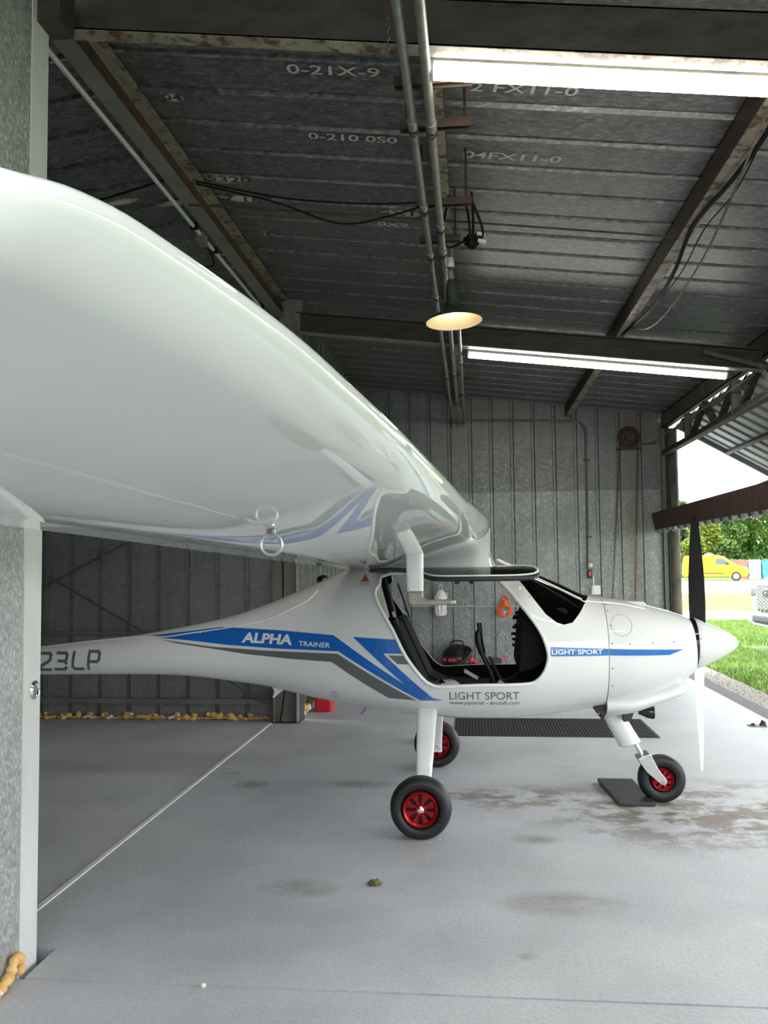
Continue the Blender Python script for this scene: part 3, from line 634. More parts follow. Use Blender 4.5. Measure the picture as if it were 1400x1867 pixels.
tag(R_, 'old round switch box with red switch at the foot of the wall conduit', 'switch')
tag(MB().box((1.60, 11.975, .98), (1.72, 11.985, 1.10)).build('paper_notice', 'white_paint'), 'small white notice on the back wall beneath the switch box', 'notice')
R_ = empty('chain_hoist_wheel', (2.135, yb - .06, 3.095))
m = MB(); m.tube([(math.cos(a) * .125, 0, math.sin(a) * .125) for a in [2 * math.pi * i / 32 for i in range(32)]], .022, 8, closed=True); m.build('rim', 'strut_brown', R_, 50)
MB().lathe([(0, -.04), (.05, -.04), (.06, .04), (0, .04)], (0, 0, 0), 'y', 20).build('hub', 'strut_brown', R_, 40)
for i in range(6):
    a = i * math.pi / 3 + .2; MB().bar((0, 0, 0), (math.cos(a) * .12, 0, math.sin(a) * .12), .03, .02, (0, 1, 0)).build('spoke', 'strut_brown', R_)
MB().lathe([(0, .02), (.115, .02), (.115, .03), (0, .03)], (0, 0, 0), 'y', 24).build('back_disc', 'strut_brown', R_, 40); MB().box((-.16, -.0, -.16), (.16, .05, -.13)).build('bracket', 'strut_brown', R_)
tag(R_, 'dark chain hoist wheel high on the back wall near the door', 'chain wheel')
ch1 = chain('hoist_chain', (2.02, yb - .06, 3.08), (1.83, yb - .06, .5), .0032, '', .04); tag(ch1, 'left strand of rusty hoist chain hanging down the back wall', 'chain')
ch2 = chain('hoist_chain', (2.255, yb - .06, 3.08), (2.14, yb - .06, .5), .0032, '', .04); tag(ch2, 'right strand of rusty hoist chain hanging down the back wall', 'chain')
tag(MB().box((2.33, 11.96, 3.0), (2.50, 11.99, 3.02)).build('dark_bracket', 'strut_brown'), 'short dark bracket on the back wall beside the hoist wheel', 'bracket')
tag(MB().tube([(-.85, 11.93, .835), (.60, 11.93, .825)], .007, 8).build('wall_rail', 'steel_paint'), 'thin grey rail along the back wall seen through the cockpit', 'rail')
# plastic bag hung on the rail
R_ = empty('plastic_bag', (-.435, 11.86, .71)); rb = random.Random(4); m = MB(); prof = [(.012, .0), (.06, .004), (.075, .05), (.068, .12), (.08, .19), (.092, .25), (.062, .31), (.03, .35)]
n = 20; vs = []; fs = []
for i, (r_, h) in enumerate(prof):
    for k in range(n):
        a = 2 * math.pi * k / n; q = r_ * (1 + .16 * math.sin(k * 3.1 + i * .7) + rb.uniform(-.07, .07)); vs.append((math.cos(a) * q, math.sin(a) * q * .55, h + rb.uniform(-.008, .008)))
for i in range(len(prof) - 1):
    for k in range(n): fs.append((i * n + k, i * n + (k + 1) % n, (i + 1) * n + (k + 1) % n, (i + 1) * n + k))
fs.append(tuple(range(n))[::-1]); m.add(vs, fs); m.build('body', 'bag', R_, 40)
MB().tube(smooth_path([(-.03, 0, .33), (-.012, 0, .40), (.0, 0, .43), (.014, 0, .40), (.03, 0, .33)], 5), .010, 7, flat=.5).build('handle', 'bag', R_, 50)
MB().tube(smooth_path([(.05, 0, .25), (.085, 0, .29), (.09, 0, .31), (.08, 0, .25)], 5), .014, 7, flat=.5).build('handle', 'bag', R_, 50)
tag(R_, 'white plastic carrier bag hanging on the back wall seen through the cockpit', 'bag')
# orange extension cord hank
R_ = empty('extension_cord', (.43, 11.85, .69)); m = MB(); rb = random.Random(9)
for i in range(9):
    w = .075 + rb.uniform(-.012, .02); h = .075 + rb.uniform(-.012, .012); ph = rb.uniform(-.02, .02)
    m.tube([(math.cos(t) * w + ph, rb.uniform(-.02, .02), .085 + math.sin(t) * h) for t in [2 * math.pi * j / 20 for j in range(20)]], .0065, 6, closed=True)
m.build('lower_loops', 'orange_cord', R_, 50); m = MB()
for i in range(8):
    w = .04 + rb.uniform(-.012, .012); h = .06 + rb.uniform(-.01, .012)
    m.tube([(math.cos(t) * w + .005, rb.uniform(-.025, .025), .215 + math.sin(t) * h) for t in [2 * math.pi * j / 18 for j in range(18)]], .0065, 6, closed=True)
for i in range(5): m.tube([(math.cos(t) * .036, math.sin(t) * .03, .165 + i * .012) for t in [2 * math.pi * j / 14 for j in range(14)]], .0065, 6, closed=True)
m.build('wrapped_top', 'orange_cord', R_, 50); MB().bar((-.012, -.035, .05), (.0, -.035, .075), .02, .02).build('plug', 'white_paint', R_)
tag(R_, 'orange extension cord coiled in a hank on the back wall', 'cord')
# shop vacuum by the back wall
R_ = empty('shop_vacuum', (-.22, 11.70, 0)); MB().lathe([(0, .0), (.19, .0), (.20, .03), (.19, .20), (.20, .22), (.17, .27), (.09, .33), (0, .345)], (0, 0, 0), 'z', 28).build('body', 'black_plastic', R_, 40)
MB().lathe([(.196, .11), (.202, .11), (.202, .19), (.196, .19)], (0, 0, 0), 'z', 28).build('tank_band', 'dark_trim', R_, 40)
for a in (-2.6, -1.9, -1.2, -.4): MB().box((-.045, -.02, -.018), (.045, .02, .018), 0, Matrix.Translation((math.cos(a) * .205, math.sin(a) * .205, .15)) @ Matrix.Rotation(a + math.pi / 2, 4, 'Z')).build('latch', 'pink_plastic', R_, bevel=.005)
MB().tube(smooth_path([(-.25, -.2, .03), (-.12, -.23, .06), (.05, -.23, .12), (.18, -.2, .24), (.14, -.12, .30), (.0, -.08, .31)], 8), .026, 10).build('hose', 'black_plastic', R_, 40)
MB().tube(smooth_path([(-.3, -.22, .02), (-.1, -.26, .03), (.15, -.25, .05), (.22, -.1, .1)], 6), .022, 10).build('hose', 'black_plastic', R_, 40)
MB().lathe([(0, -.03), (.05, -.03), (.05, .03), (0, .03)], (.225, -.05, .09), 'y', 16).build('drain_cap', 'pink_plastic', R_, 40); MB().tube(smooth_path([(-.09, -.02, .33), (-.05, -.02, .38), (.06, -.02, .38), (.1, -.02, .32)], 5), .012, 8).build('carry_handle', 'black_plastic', R_, 40)
tag(R_, 'black shop vacuum with coral red latches by the back wall', 'vacuum')
R_ = empty('battery_box', (.30, 11.75, 0)); MB().box((-.09, -.06, 0), (.07, .06, .15)).build('case', 'dark_trim', R_, bevel=.01); MB().tube(smooth_path([(.04, -.03, .15), (.07, -.05, .19), (.12, -.04, .16), (.13, -.03, .08)], 5), .007, 7).build('red_lead', 'pink_plastic', R_, 40); MB().box((.02, -.04, .15), (.06, 0, .165)).build('terminal', 'pink_plastic', R_)
tag(R_, 'small dark battery with red lead on the floor by the back wall', 'battery')

# ------------------------------------------------------------------ things on the floor
R_ = empty('fuel_can', (-1.455, 8.45, 0)); MB().prism([(-.075, .0), (.075, .0), (.08, .02), (.08, .21), (.03, .27), (-.05, .27), (-.08, .22), (-.08, .02)], -.10, .10, 'y').build('body', 'red_plastic', R_, bevel=.014)
MB().tube([(-.04, -.06, .29), (-.04, .06, .29)], .012, 8).build('handle', 'red_plastic', R_, 40); MB().tube([(.05, 0, .24), (.07, 0, .29)], .02, 10).build('cap', 'black_plastic', R_, 40)
tag(R_, 'red plastic fuel can on the floor behind the fuselage', 'fuel can')
R_ = empty('rubber_mat', (.655, 7.66, 0)); MB().box((-.828, -.41, 0), (.828, .41, .006)).build('base', 'mat', R_)
m = MB()
for i in range(60):
    x = -.80 + 1.6 * i / 59; m.box((x - .006, -.395, .006), (x + .006, .395, .010))
o = m.build('ribs', 'mat', R_); o['kind'] = 'stuff'
tag(R_, 'long black ribbed floor mat under the aircraft nose', 'mat')
R_ = empty('wheel_ramp', (.95, 5.5, 0)); MB().prism([(-.125, -.268), (.085, -.268), (.05, .29), (-.17, .29)], .006, .028, 'z').build('plate', 'plate', R_, bevel=.003)
MB().prism([(-.115, -.255), (.075, -.255), (.04, .28), (-.16, .28)], 0, .008, 'z').build('underside', 'black_plastic', R_)
tag(R_, 'flat black rubber plate on the floor behind the nose wheel', 'plate')
rb = random.Random(2); m = MB(); m.blob((-.452, 3.905, .012), (.03, .02, .013), 9, .35, 0, rb); tag(m.build('dry_leaf', 'leaf_dry'), 'crumpled dry leaf on the floor below the main wheel', 'leaf')
m = MB(); m.blob((-.925, 2.935, .007), (.010, .007, .009), 7, .3, 0, rb); tag(m.build('foam_crumb', 'foam_white'), 'pale foam crumb lying on the dark floor joint', 'crumb')
R_ = empty('floor_latch', (2.41, 7.81, 0)); MB().box((-.07, -.05, 0), (.07, .05, .006)).build('plate', 'steel_grey', R_); MB().prism([(.02, .006), (.07, .006), (.06, .04), (.045, .05)], -.02, .02, 'y').build('hook', 'strut_brown', R_); MB().prism([(-.06, .006), (-.02, .006), (-.03, .025)], -.02, .02, 'y').build('tongue', 'strut_brown', R_)
tag(R_, 'small steel door latch plate on the floor at the slab edge', 'latch')

# ================================================================== LIGHT AIRCRAFT
AC = empty('light_aircraft', (-.276, 5.379, 0), math.radians(-.64))
tag(AC, 'white high-wing two-seat light aircraft with blue and grey stripes, door raised', 'airplane')
FUS = [(-4.55, .865, .785, .025, .825), (-4.0, .875, .757, .055, .815), (-3.2, .888, .737, .075, .812), (-2.51, .911, .728, .093, .82), (-2.234, .943, .731, .10, .83),
       (-1.83, .988, .733, .118, .84), (-1.5, 1.046, .724, .15, .85), (-1.22, 1.108, .694, .195, .86), (-1.0, 1.181, .666, .245, .865), (-.8, 1.26, .623, .31, .87), (-.6, 1.345, .583, .378, .875),
       (-.4, 1.44, .556, .44, .88), (-.2, 1.53, .527, .49, .885), (0, 1.59, .502, .525, .89), (.2, 1.61, .492, .545, .895), (.335, 1.605, .492, .545, .90), (.372, 1.565, .492, .545, .90), (.392, 1.485, .492, .545, .90),
       (.6, 1.384, .505, .525, .905), (.8, 1.293, .53, .48, .91), (.965, 1.22, .552, .43, .915), (1.03, 1.2105, .558, .405, .917)]
COW = [(1.03, 1.2105, .555, .405, .917), (1.18, 1.191, .575, .375, .92), (1.30, 1.165, .61, .33, .925), (1.446, 1.125, .685, .255, .93), (1.518, 1.10, .73, .205, .932), (1.575, 1.075, .775, .16, .933)]
EX = 2.15
def hermite(xs, ys, x):
    n = len(xs)
    if x <= xs[0]: return ys[0]
    if x >= xs[-1]: return ys[-1]
    i = 0
    while xs[i + 1] < x: i += 1
    def sl(k):
        if k == 0: return (ys[1] - ys[0]) / (xs[1] - xs[0])
        if k == n - 1: return (ys[-1] - ys[-2]) / (xs[-1] - xs[-2])
        a = (ys[k] - ys[k - 1]) / (xs[k] - xs[k - 1]); b = (ys[k + 1] - ys[k]) / (xs[k + 1] - xs[k])
        if a * b <= 0: return 0.
        ha = xs[k] - xs[k - 1]; hb = xs[k + 1] - xs[k]; return (a * hb + b * ha) / (ha + hb)
    h = xs[i + 1] - xs[i]; t = (x - xs[i]) / h; m0, m1 = sl(i) * h, sl(i + 1) * h; t2, t3 = t * t, t ** 3
    return (2 * t3 - 3 * t2 + 1) * ys[i] + (t3 - 2 * t2 + t) * m0 + (-2 * t3 + 3 * t2) * ys[i + 1] + (t3 - t2) * m1
def station(T, x):
    xs = [r[0] for r in T]; return [hermite(xs, [r[k] for r in T], x) for k in range(1, 5)]
def hw(x, z):
    """half-width of the hull at station x, height z"""
    zt, zb, w, c = station(FUS if x < 1.03 else COW, x); h = (zt - c) if z > c else (c - zb)
    q = min(abs(z - c) / h, .9995); return w * (1 - q ** EX) ** (1 / EX)
def loft(T, xs, n=80, inset=0., mi=0, xmap=None):
    m = MB(); vs = []; fs = []
    for x in xs:
        zt, zb, w, c = station(T, x); zt -= inset; zb += inset; w -= inset
        for k in range(n):
            a = 2 * math.pi * k / n; ca, sa = math.cos(a), math.sin(a)
            y = w * math.copysign(abs(ca) ** (2 / EX), ca); z = c + (zt - c if sa > 0 else c - zb) * math.copysign(abs(sa) ** (2 / EX), sa)
            vs.append((xmap(x, z) if xmap else x, y, z))
    for i in range(len(xs) - 1):
        for k in range(n): fs.append((i * n + k, i * n + (k + 1) % n, (i + 1) * n + (k + 1) % n, (i + 1) * n + k))
    fs += [tuple(range(n))[::-1], tuple((len(xs) - 1) * n + k for k in range(n))]
    m.add(vs, fs, mi); return m
def frange(a, b, n): return [a + (b - a) * i / n for i in range(n + 1)]
def tmp(m, mats): return m.build('tmp', mats, AC)
def boolean(obj, ops):
    for op, other in ops:
        b = obj.modifiers.new('b', 'BOOLEAN'); b.operation = op; b.object = other; b.solver = 'EXACT'
    bpy.context.view_layer.update()
    me = bpy.data.meshes.new_from_object(obj.evaluated_get(bpy.context.evaluated_depsgraph_get()))
    obj.modifiers.clear(); obj.data = me
    return obj
DOOR = [(-.2565, 1.3001), (-.2801, 1.2597), (-.2601, 1.195), (-.1701, 1.0434), (-.0982, .9049), (-.0104, .7871), (.0403, .7464), (.0982, .7347), (.2988, .7439), (.5543, .749), (.6235, .7669), (.6688, .8187), (.6906, .8882), (.6859, .945), (.6584, 1.0252), (.6043, 1.1116), (.5088, 1.2316), (.4348, 1.3111), (.375, 1.365), (-.19, 1.365)]
WIND = [(.396, 1.66), (.396, 1.462), (.4209, 1.4236), (.4818, 1.3658), (.5544, 1.309), (.6199, 1.2175), (.685, 1.1306), (.7437, 1.0853), (.7832, 1.0724), (.8336, 1.083), (.8811, 1.1339), (.9271, 1.19), (.962, 1.221), (.985, 1.27), (.985, 1.66)]
def smooth2(poly, k=4): return [(p.x, p.z) for p in smooth_path([(a, 0, b) for a, b in poly], k, True)]
SM = ['white_gel', 'black_int', 'white_paint']
xs = frange(-4.55, -2.6, 12)[:-1] + frange(-2.6, .3, 64)[:-1] + frange(.3, .42, 10)[:-1] + frange(.42, 1.03, 20)
fus = loft(FUS, xs).build('fuselage', SM, AC)
cav = tmp(loft(FUS, frange(-.40, .98, 40), 64, .03, 1), SM)
dpr = tmp(MB().prism(smooth2(DOOR), -.8, .8, 'y', 2), SM); wpr = tmp(MB().prism(WIND, -.8, .8, 'y', 1), SM)
boolean(fus, [('DIFFERENCE', cav), ('DIFFERENCE', dpr), ('DIFFERENCE', wpr)]); shade(fus.data, 32)
glo = loft(FUS, frange(.36, 1.0, 26), 80, .003).build('windshield', 'tint', AC); gli = tmp(loft(FUS, frange(.30, 1.03, 30), 80, .008), ['tint'])
boolean(glo, [('INTERSECT', wpr), ('DIFFERENCE', gli)]); shade(glo.data, 32); glo['label'] = 'dark tinted windshield'
for o in (cav, dpr, wpr, gli): bpy.data.objects.remove(o)

def surf(x, z, off=.0015, side=-1): return (x, side * (hw(x, z) + off), z)
def rim_path(poly, off, k=3, side=-1):
    return [surf(x, z, off, side) for x, z in smooth2(poly, k)]
lower_door = [p for p in DOOR if p[1] < 1.34]
for side in (-1,):
    MB().tube([surf(x, z, .0, side) for x, z in smooth2(DOOR, 3)], .011, 8, closed=True).build('door_flange', 'white_paint', fus, 60)
# canopy fasteners, windshield sealing line and cabin tube
for x, z in ((.60, 1.225), (.66, 1.145), (.72, 1.085), (.783, 1.060), (.845, 1.072), (.90, 1.135)): MB().blob(surf(x, z, .001), (.005, .004, .005), 6, 0).build('screw', 'chrome', glo)
MB().tube([(.43, -.17, 1.44), (.90, -.30, 1.205)], .0065, 8).build('cabin_tube', 'white_paint', AC, 40)
MB().tube([(.43, .17, 1.44), (.90, .30, 1.205)], .0065, 8).build('cabin_tube', 'white_paint', AC, 40)

# ---- decals: thin vinyl following the hull
def decal(name, poly, mat, off=.0015, parent=None, h=.03, side=-1):
    n = len(poly); pts = [Vector((p[0], p[1])) for p in poly]; edges = [(i, (i + 1) % n) for i in range(n)]
    dense = []
    for i in range(n):
        a, b = pts[i], pts[(i + 1) % n]; k = max(1, int((b - a).length / h))
        dense += [a.lerp(b, j / k) for j in range(k)]
    nb = len(dense); x0 = min(p.x for p in pts); x1 = max(p.x for p in pts); z0 = min(p.y for p in pts); z1 = max(p.y for p in pts)
    x = x0 + h / 2
    while x < x1:
        z = z0 + h / 2
        while z < z1: dense.append(Vector((x, z))); z += h
        x += h
    r = delaunay_2d_cdt(dense, [(i, (i + 1) % nb) for i in range(nb)], [], 1, 1e-6)
    me = bpy.data.meshes.new(name); me.from_pydata([surf(v.x, v.y, off, side) for v in r[0]], [], [tuple(f) for f in r[2]]); me.materials.append(MAT[mat])
    bm = bmesh.new(); bm.from_mesh(me); bmesh.ops.recalc_face_normals(bm, faces=bm.faces)
    if bm.faces and sum(f.normal.y for f in bm.faces) * side < 0: bmesh.ops.reverse_faces(bm, faces=bm.faces)
    bm.to_mesh(me); bm.free()
    for p in me.polygons: p.use_smooth = True
    o = bpy.data.objects.new(name, me); COL.objects.link(o); o.parent = parent or fus; return o
decal('blue_stripe', [(-1.774, .9803), (-1.5096, 1.0115), (-1.2707, 1.0409), (-1.1994, 1.0392), (-.8691, 1.0307), (-.5245, 1.0117), (-.1013, .7392), (-.4065, 1.0054), (-.1392, .9939), (-.0955, .9177), (-.2258, .9158), (.0486, .6638), (.1084, .649), (-.0226, .6458), (-.493, .9207), (-.9081, .9238), (-1.2074, .9359), (-1.5003, .9615), (-1.645, .9693)], 'blue')
decal('grey_stripe', [(-1.6807, .9628), (-1.3206, .924), (-.9762, .909), (-.498, .9066), (-.044, .6448), (-.2063, .6527), (-.5361, .8591), (-.8064, .8664), (-1.0901, .8846), (-1.3205, .9129), (-1.5549, .9402)], 'grey_vinyl')
decal('grey_patch', [(-.1988, .9069), (-.096, .9052), (-.070, .8584), (-.144, .8585)], 'grey_vinyl')
decal('nose_stripe', [(.7025, .9554), (1.0285, .936), (1.0285, .899), (.7005, .9044)], 'blue')
def text_decal(name, body, x0, z0, x1, z1, cap, mat, off=.003, shear=0., bold=0.):
    me = text_mesh(body, 1.0, mat, 1., shear, bold); mx = max(v.co.x for v in me.vertices); mn = min(v.co.x for v in me.vertices)
    W = x1 - x0; top = .70
    for v in me.vertices:
        t = (v.co.x - mn) / (mx - mn); z = z0 + (z1 - z0) * t + v.co.y / top * cap
        v.co = surf(x0 + t * W, z, off)
    o = bpy.data.objects.new(name, me); COL.objects.link(o); o.parent = fus; return o
text_decal('alpha_lettering', 'ALPHA', -1.1233, .9569, -.7889, .9504, .055, 'vinyl_white', .0035, .12, .04)
text_decal('trainer_lettering', 'TRAINER', -.7429, .9453, -.5452, .9394, .0275, 'vinyl_white', .0035, .05, .015)
text_decal('light_sport_lettering', 'LIGHT SPORT', .1442, .6585, .531, .6596, .047, 'grey_vinyl', .003)
text_decal('web_address', 'www.pipistrel - aircraft.com', .1424, .6252, .532, .6258, .026, 'grey_vinyl', .003)
text_decal('light_sport_small', 'LIGHT SPORT', .7085, .9146, .994, .9085, .0255, 'vinyl_white', .0035, 0, .02)
# registration marks: chamfered block strokes
def strokes(name, lines, x0, z0, wd, ht, th, mat='grey_vinyl', slant=.09):
    m = MB()
    for ln in lines:
        P = [Vector((a * wd + b * ht * slant, b * ht)) for a, b in ln]
        for i in range(len(P) - 1):
            d = (P[i + 1] - P[i]).normalized(); nn = Vector((-d.y, d.x)) * th / 2; a = P[i] - d * th * .42; b = P[i + 1] + d * th * .42
            k = max(1, int((b - a).length / .03)); vs = []
            for j in range(k + 1):
                c = a.lerp(b, j / k)
                for q in (c + nn, c - nn): vs.append(surf(x0 + q.x, z0 + q.y, .002 + .0002 * i))
            m.add(vs, [(2 * j, 2 * j + 1, 2 * j + 3, 2 * j + 2) for j in range(k)])
    return m.build(name, mat, fus, None, None, False)
strokes('registration_digit', [[(.05, .95), (.80, .95), (.95, .85), (.95, .62), (.85, .52), (.15, .25), (.05, .05), (1.0, .05)]], -2.478, .764, .075, .115, .019)
strokes('registration_digit', [[(.05, .95), (.80, .95), (.95, .85), (.95, .62), (.85, .52), (.3, .52)], [(.85, .52), (.95, .40), (.95, .16), (.8, .05), (.0, .05)]], -2.368, .767, .075, .115, .019)
strokes('registration_letter', [[(.05, .95), (.05, .18), (.2, .05), (.95, .05)]], -2.255, .771, .075, .115, .019)
strokes('registration_letter', [[(.05, .0), (.05, .95), (.82, .95), (.97, .83), (.97, .52), (.82, .40), (.1, .40)]], -2.150, .778, .075, .115, .019)
# raised spine seam on the aft hull
seam = [(-2.9, .882), (-2.4874, .9085), (-2.2218, .937), (-1.8082, .975), (-1.6477, .9776), (-1.4677, 1.0027), (-1.196, 1.0425), (-.956, 1.0952), (-.8155, 1.1554), (-.7128, 1.2046), (-.6659, 1.2464), (-.6562, 1.2655)]
MB().tube([surf(p.x, p.z, .0) for p in smooth_path([(a, 0, b) for a, b in seam], 6)], .0048, 6).build('spine_seam', 'vinyl_white', fus, 60)
decal('warning_triangle', [(-.377, 1.318), (-.318, 1.318), (-.351, 1.362)], 'orange_mark', .002, None, .02); decal('warning_plate', [(-.385, 1.297), (-.312, 1.297), (-.312, 1.315), (-.385, 1.315)], 'alu', .002, None, .02)
decal('warning_symbol', [(-.362, 1.325), (-.338, 1.325), (-.343, 1.337), (-.357, 1.340)], 'grey_vinyl', .003, None, .02)
m = MB(); m.tube([surf(-.5405 + math.cos(a) * .022, .645 + math.sin(a) * .012, .001) for a in [2 * math.pi * i / 20 for i in range(20)]], .0012, 4, closed=True); m.tube([surf(-.56, .672, .001), surf(-.52, .672, .001)], .002, 4); m.build('static_port_mark', 'purple', fus)

# ---- cowling, chin scoop, spinner, propeller
def shear_x(x, z): return x - (z - .93) * .085 * max(0, min(1, (x - 1.2) / .375))
cow = loft(COW, frange(1.0335, 1.560, 22), 80, 0, 0, shear_x).build('cowling', 'white_gel', AC, 32)
MB().tube([surf(1.0315, z, -.002) for z in frange(.60, 1.195, 30)], .0022, 5).build('cowling_joint', 'dark_trim', cow)
decal('nose_stripe', [(1.0345, .9355), (1.470, .9172), (1.3786, .8899), (1.0345, .899)], 'blue', .002, cow)
for x, z in ((1.045, 1.172), (1.046, 1.14), (1.048, 1.06), (1.05, .9628), (1.1485, .9602), (1.2819, .9624), (1.4088, .9629), (1.05, .825), (1.052, .726)): MB().blob(surf(x, z, .0005), (.004, .003, .004), 6, 0).build('screw', 'dark_trim', cow)
MB().tube([surf(1.1116 + math.cos(a) * .058, 1.0614 + math.sin(a) * .058, -.0005) for a in [2 * math.pi * i / 32 for i in range(32)]], .0013, 5, closed=True).build('inspection_hatch', 'grey_vinyl', cow)
MB().prism([(1.06, 1.19), (1.285, 1.183), (1.298, 1.16), (1.06, 1.16)], -.10, .10, 'y').build('top_scoop', 'white_gel', cow, bevel=.01)
CH = [(1.036, .66, .512, .25, .60), (1.164, .66, .520, .25, .60), (1.274, .675, .553, .235, .62), (1.367, .69, .589, .21, .64), (1.46, .705, .625, .18, .665), (1.505, .70, .648, .15, .675), (1.516, .69, .662, .12, .676)]
loft(CH, frange(1.036, 1.516, 16), 48).build('chin_scoop', 'white_gel', AC, 40)
MB().lathe([(0, 0), (.147, 0), (.147, .034), (0, .034)], (1.550, 0, .930), 'x', 48).build('backplate', 'black_gloss', AC, 40)
spn = [(.150, 0), (.152, .006), (.139, .04), (.120, .08), (.097, .13), (.072, .18), (.045, .225), (.022, .248), (.008, .256), (0, .258)]
sp = MB().lathe(spn, (1.582, 0, .930), 'x', 56).build('spinner', 'white_gel', AC, 40); sp.rotation_euler = (0, 0, 0)
for a in (.5, 1.9, 2.9, 3.6, 5.0, 6.0): MB().blob((1.59, math.cos(a) * .1495, .930 + math.sin(a) * .1495), (.004, .004, .004), 6, 0).build('screw', 'dark_trim', sp)
def blade():
    m = MB(); n = 12; vs = []; fs = []; sec = [(.10, .10, 46, .030), (.16, .112, 42, .026), (.25, .120, 38, .022), (.35, .121, 36, .018), (.45, .115, 33, .014), (.55, .104, 29, .011), (.64, .088, 27, .008), (.71, .070, 25, .006), (.745, .048, 24, .004), (.752, .025, 24, .003)]
    for r, c, b, t in sec:
        be = math.radians(b); d = Vector((math.sin(be), -math.cos(be), 0)); nn = Vector((math.cos(be), math.sin(be), 0))
        for k in range(n):
            a = 2 * math.pi * k / n; u = math.cos(a) * c / 2; w = math.sin(a) * t / 2 * (1.0 if math.sin(a) > 0 else .45)
            p = d * u + nn * w; vs.append((p.x, p.y, r))
    for i in range(len(sec) - 1):
        for k in range(n): fs.append((i * n + k, i * n + (k + 1) % n, (i + 1) * n + (k + 1) % n, (i + 1) * n + k))
    fs += [tuple(range(n))[::-1], tuple((len(sec) - 1) * n + k for k in range(n))]
    m.add(vs, fs); me = m.mesh('propeller_blade', ['white_gel', 'black_plastic'], 50)
    for p in me.polygons: p.material_index = 1 if p.normal.x < -.05 else 0
    return me
bl = blade(); link('propeller_blade', bl, AC, (1.608, 0, .930)); link('propeller_blade', bl, AC, (1.608, 0, .930), (math.pi, 0, 0))

# ---- wings
LEs = [(0, .385), (.5, .381), (1.3, .368), (2.0, .338), (2.831, .294), (3.473, .245), (3.98, .198), (4.247, .168), (4.439, .145), (4.596, .120), (4.708, .098), (4.799, .076), (4.844, .059), (4.875, .039), (4.905, .0), (4.93, -.08), (4.945, -.2)]
TEs = [(0, -.46), (4.65, -.46), (4.85, -.452), (4.92, -.42), (4.945, -.33)]
CN = [.118, .25, .40, .55, .70, .82, .90, .96]; CS = [-.0406, .0532, .1623, .165, .2114, .2171, .2486, .438]   # chordwise slope of the lower skin
def low_z(c, s):
    if c <= CN[0]: z = .004 * c / CN[0]
    else:
        z = .004; i = 0
        while i < len(CN) - 1 and c > CN[i + 1]: z += (CS[i] + CS[i + 1]) / 2 * (CN[i + 1] - CN[i]); i += 1
        if i == len(CN) - 1: z += CS[-1] * (c - CN[-1])
        else:
            t = c - CN[i]; m = CS[i] + (CS[i + 1] - CS[i]) * t / (CN[i + 1] - CN[i]); z += (CS[i] + m) / 2 * t
    q = abs(s) - .5
    return z + (-.0634 * q + .0179 * q * q) * max(0, c - .118)        # washout
def le(s): return hermite([a for a, b in LEs], [b for a, b in LEs], s)
def te(s): return hermite([a for a, b in TEs], [b for a, b in TEs], s)
def wing_base(s): return 1.395 + .0275 * (s - .5)
def wing_low(x, s):
    c = (x - te(s)) / (le(s) - te(s)); return wing_base(s) + low_z(c, s) * (le(s) - te(s)) / .845
def section(s):
    z1 = low_z(1., s); zn = z1 + .039
    if s < 2.8: zn = max(zn, (1.615 + (s - .5) * (1.597 - 1.615) / 2.3 - wing_base(s)) / ((le(s) - te(s)) / .845))
    L = [(c, low_z(c, s)) for c in (0, .06, .118, .16, .2, .25, .3, .35, .4, .45, .5, .55, .6, .65, .7, .74, .78, .82, .86, .895)]
    for i in range(1, 13):
        a = i / 12 * math.pi / 2; c = .895 + .105 * math.sin(a); L.append((c, low_z(c, s) + (zn - z1) * (1 - math.cos(a))))
    for i in range(1, 19):
        x = (1 - math.cos(i / 18 * math.pi / 2 * 1.0)) ** 1.25 if i < 18 else 1.; c = 1 - x
        yt = 5 * .16 * (.2969 * math.sqrt(x) - .126 * x - .3516 * x * x + .2843 * x ** 3 - .1036 * x ** 4)
        L.append((c, max(zn * c + yt * .93 * .845 + .006 * (1 - c), low_z(c, s) + .006)))
    return L
NAF = len(section(1.))
ws = frange(0, 4.0, 40)[:-1] + frange(4.0, 4.7, 18)[:-1] + frange(4.7, 4.9, 14)[:-1] + frange(4.9, 4.945, 8)
def wing(side):
    m = MB(); vs = []; fs = []; n = NAF
    for s in ws:
        a, b = le(s), te(s); k = (a - b) / .845
        for c, z in section(s): vs.append((b + (a - b) * c, side * s, wing_base(s) + z * k + .0))
    for i in range(len(ws) - 1):
        for j in range(n): fs.append((i * n + j, i * n + (j + 1) % n, (i + 1) * n + (j + 1) % n, (i + 1) * n + j))
    fs += [tuple(range(n))[::-1], tuple((len(ws) - 1) * n + j for j in range(n))]
    o = m.add(vs, fs).build('wing', 'white_gel', AC, 40)
    at = o.data.attributes.get('sharp_edge') or o.data.attributes.new('sharp_edge', 'BOOLEAN', 'EDGE')
    def crease(v): return abs(v.x - (te(abs(v.y)) + (le(abs(v.y)) - te(abs(v.y))) * .118)) < 1e-4 and v.z < wing_base(abs(v.y)) + .02
    V = o.data.vertices; fl_ = [crease(v.co) for v in V]
    for e in o.data.edges:
        if fl_[e.vertices[0]] and fl_[e.vertices[1]]: at.data[e.index].value = True
    return o
wS = wing(-1); wP = wing(1); wS['label'] = 'starboard wing reaching towards the viewer'
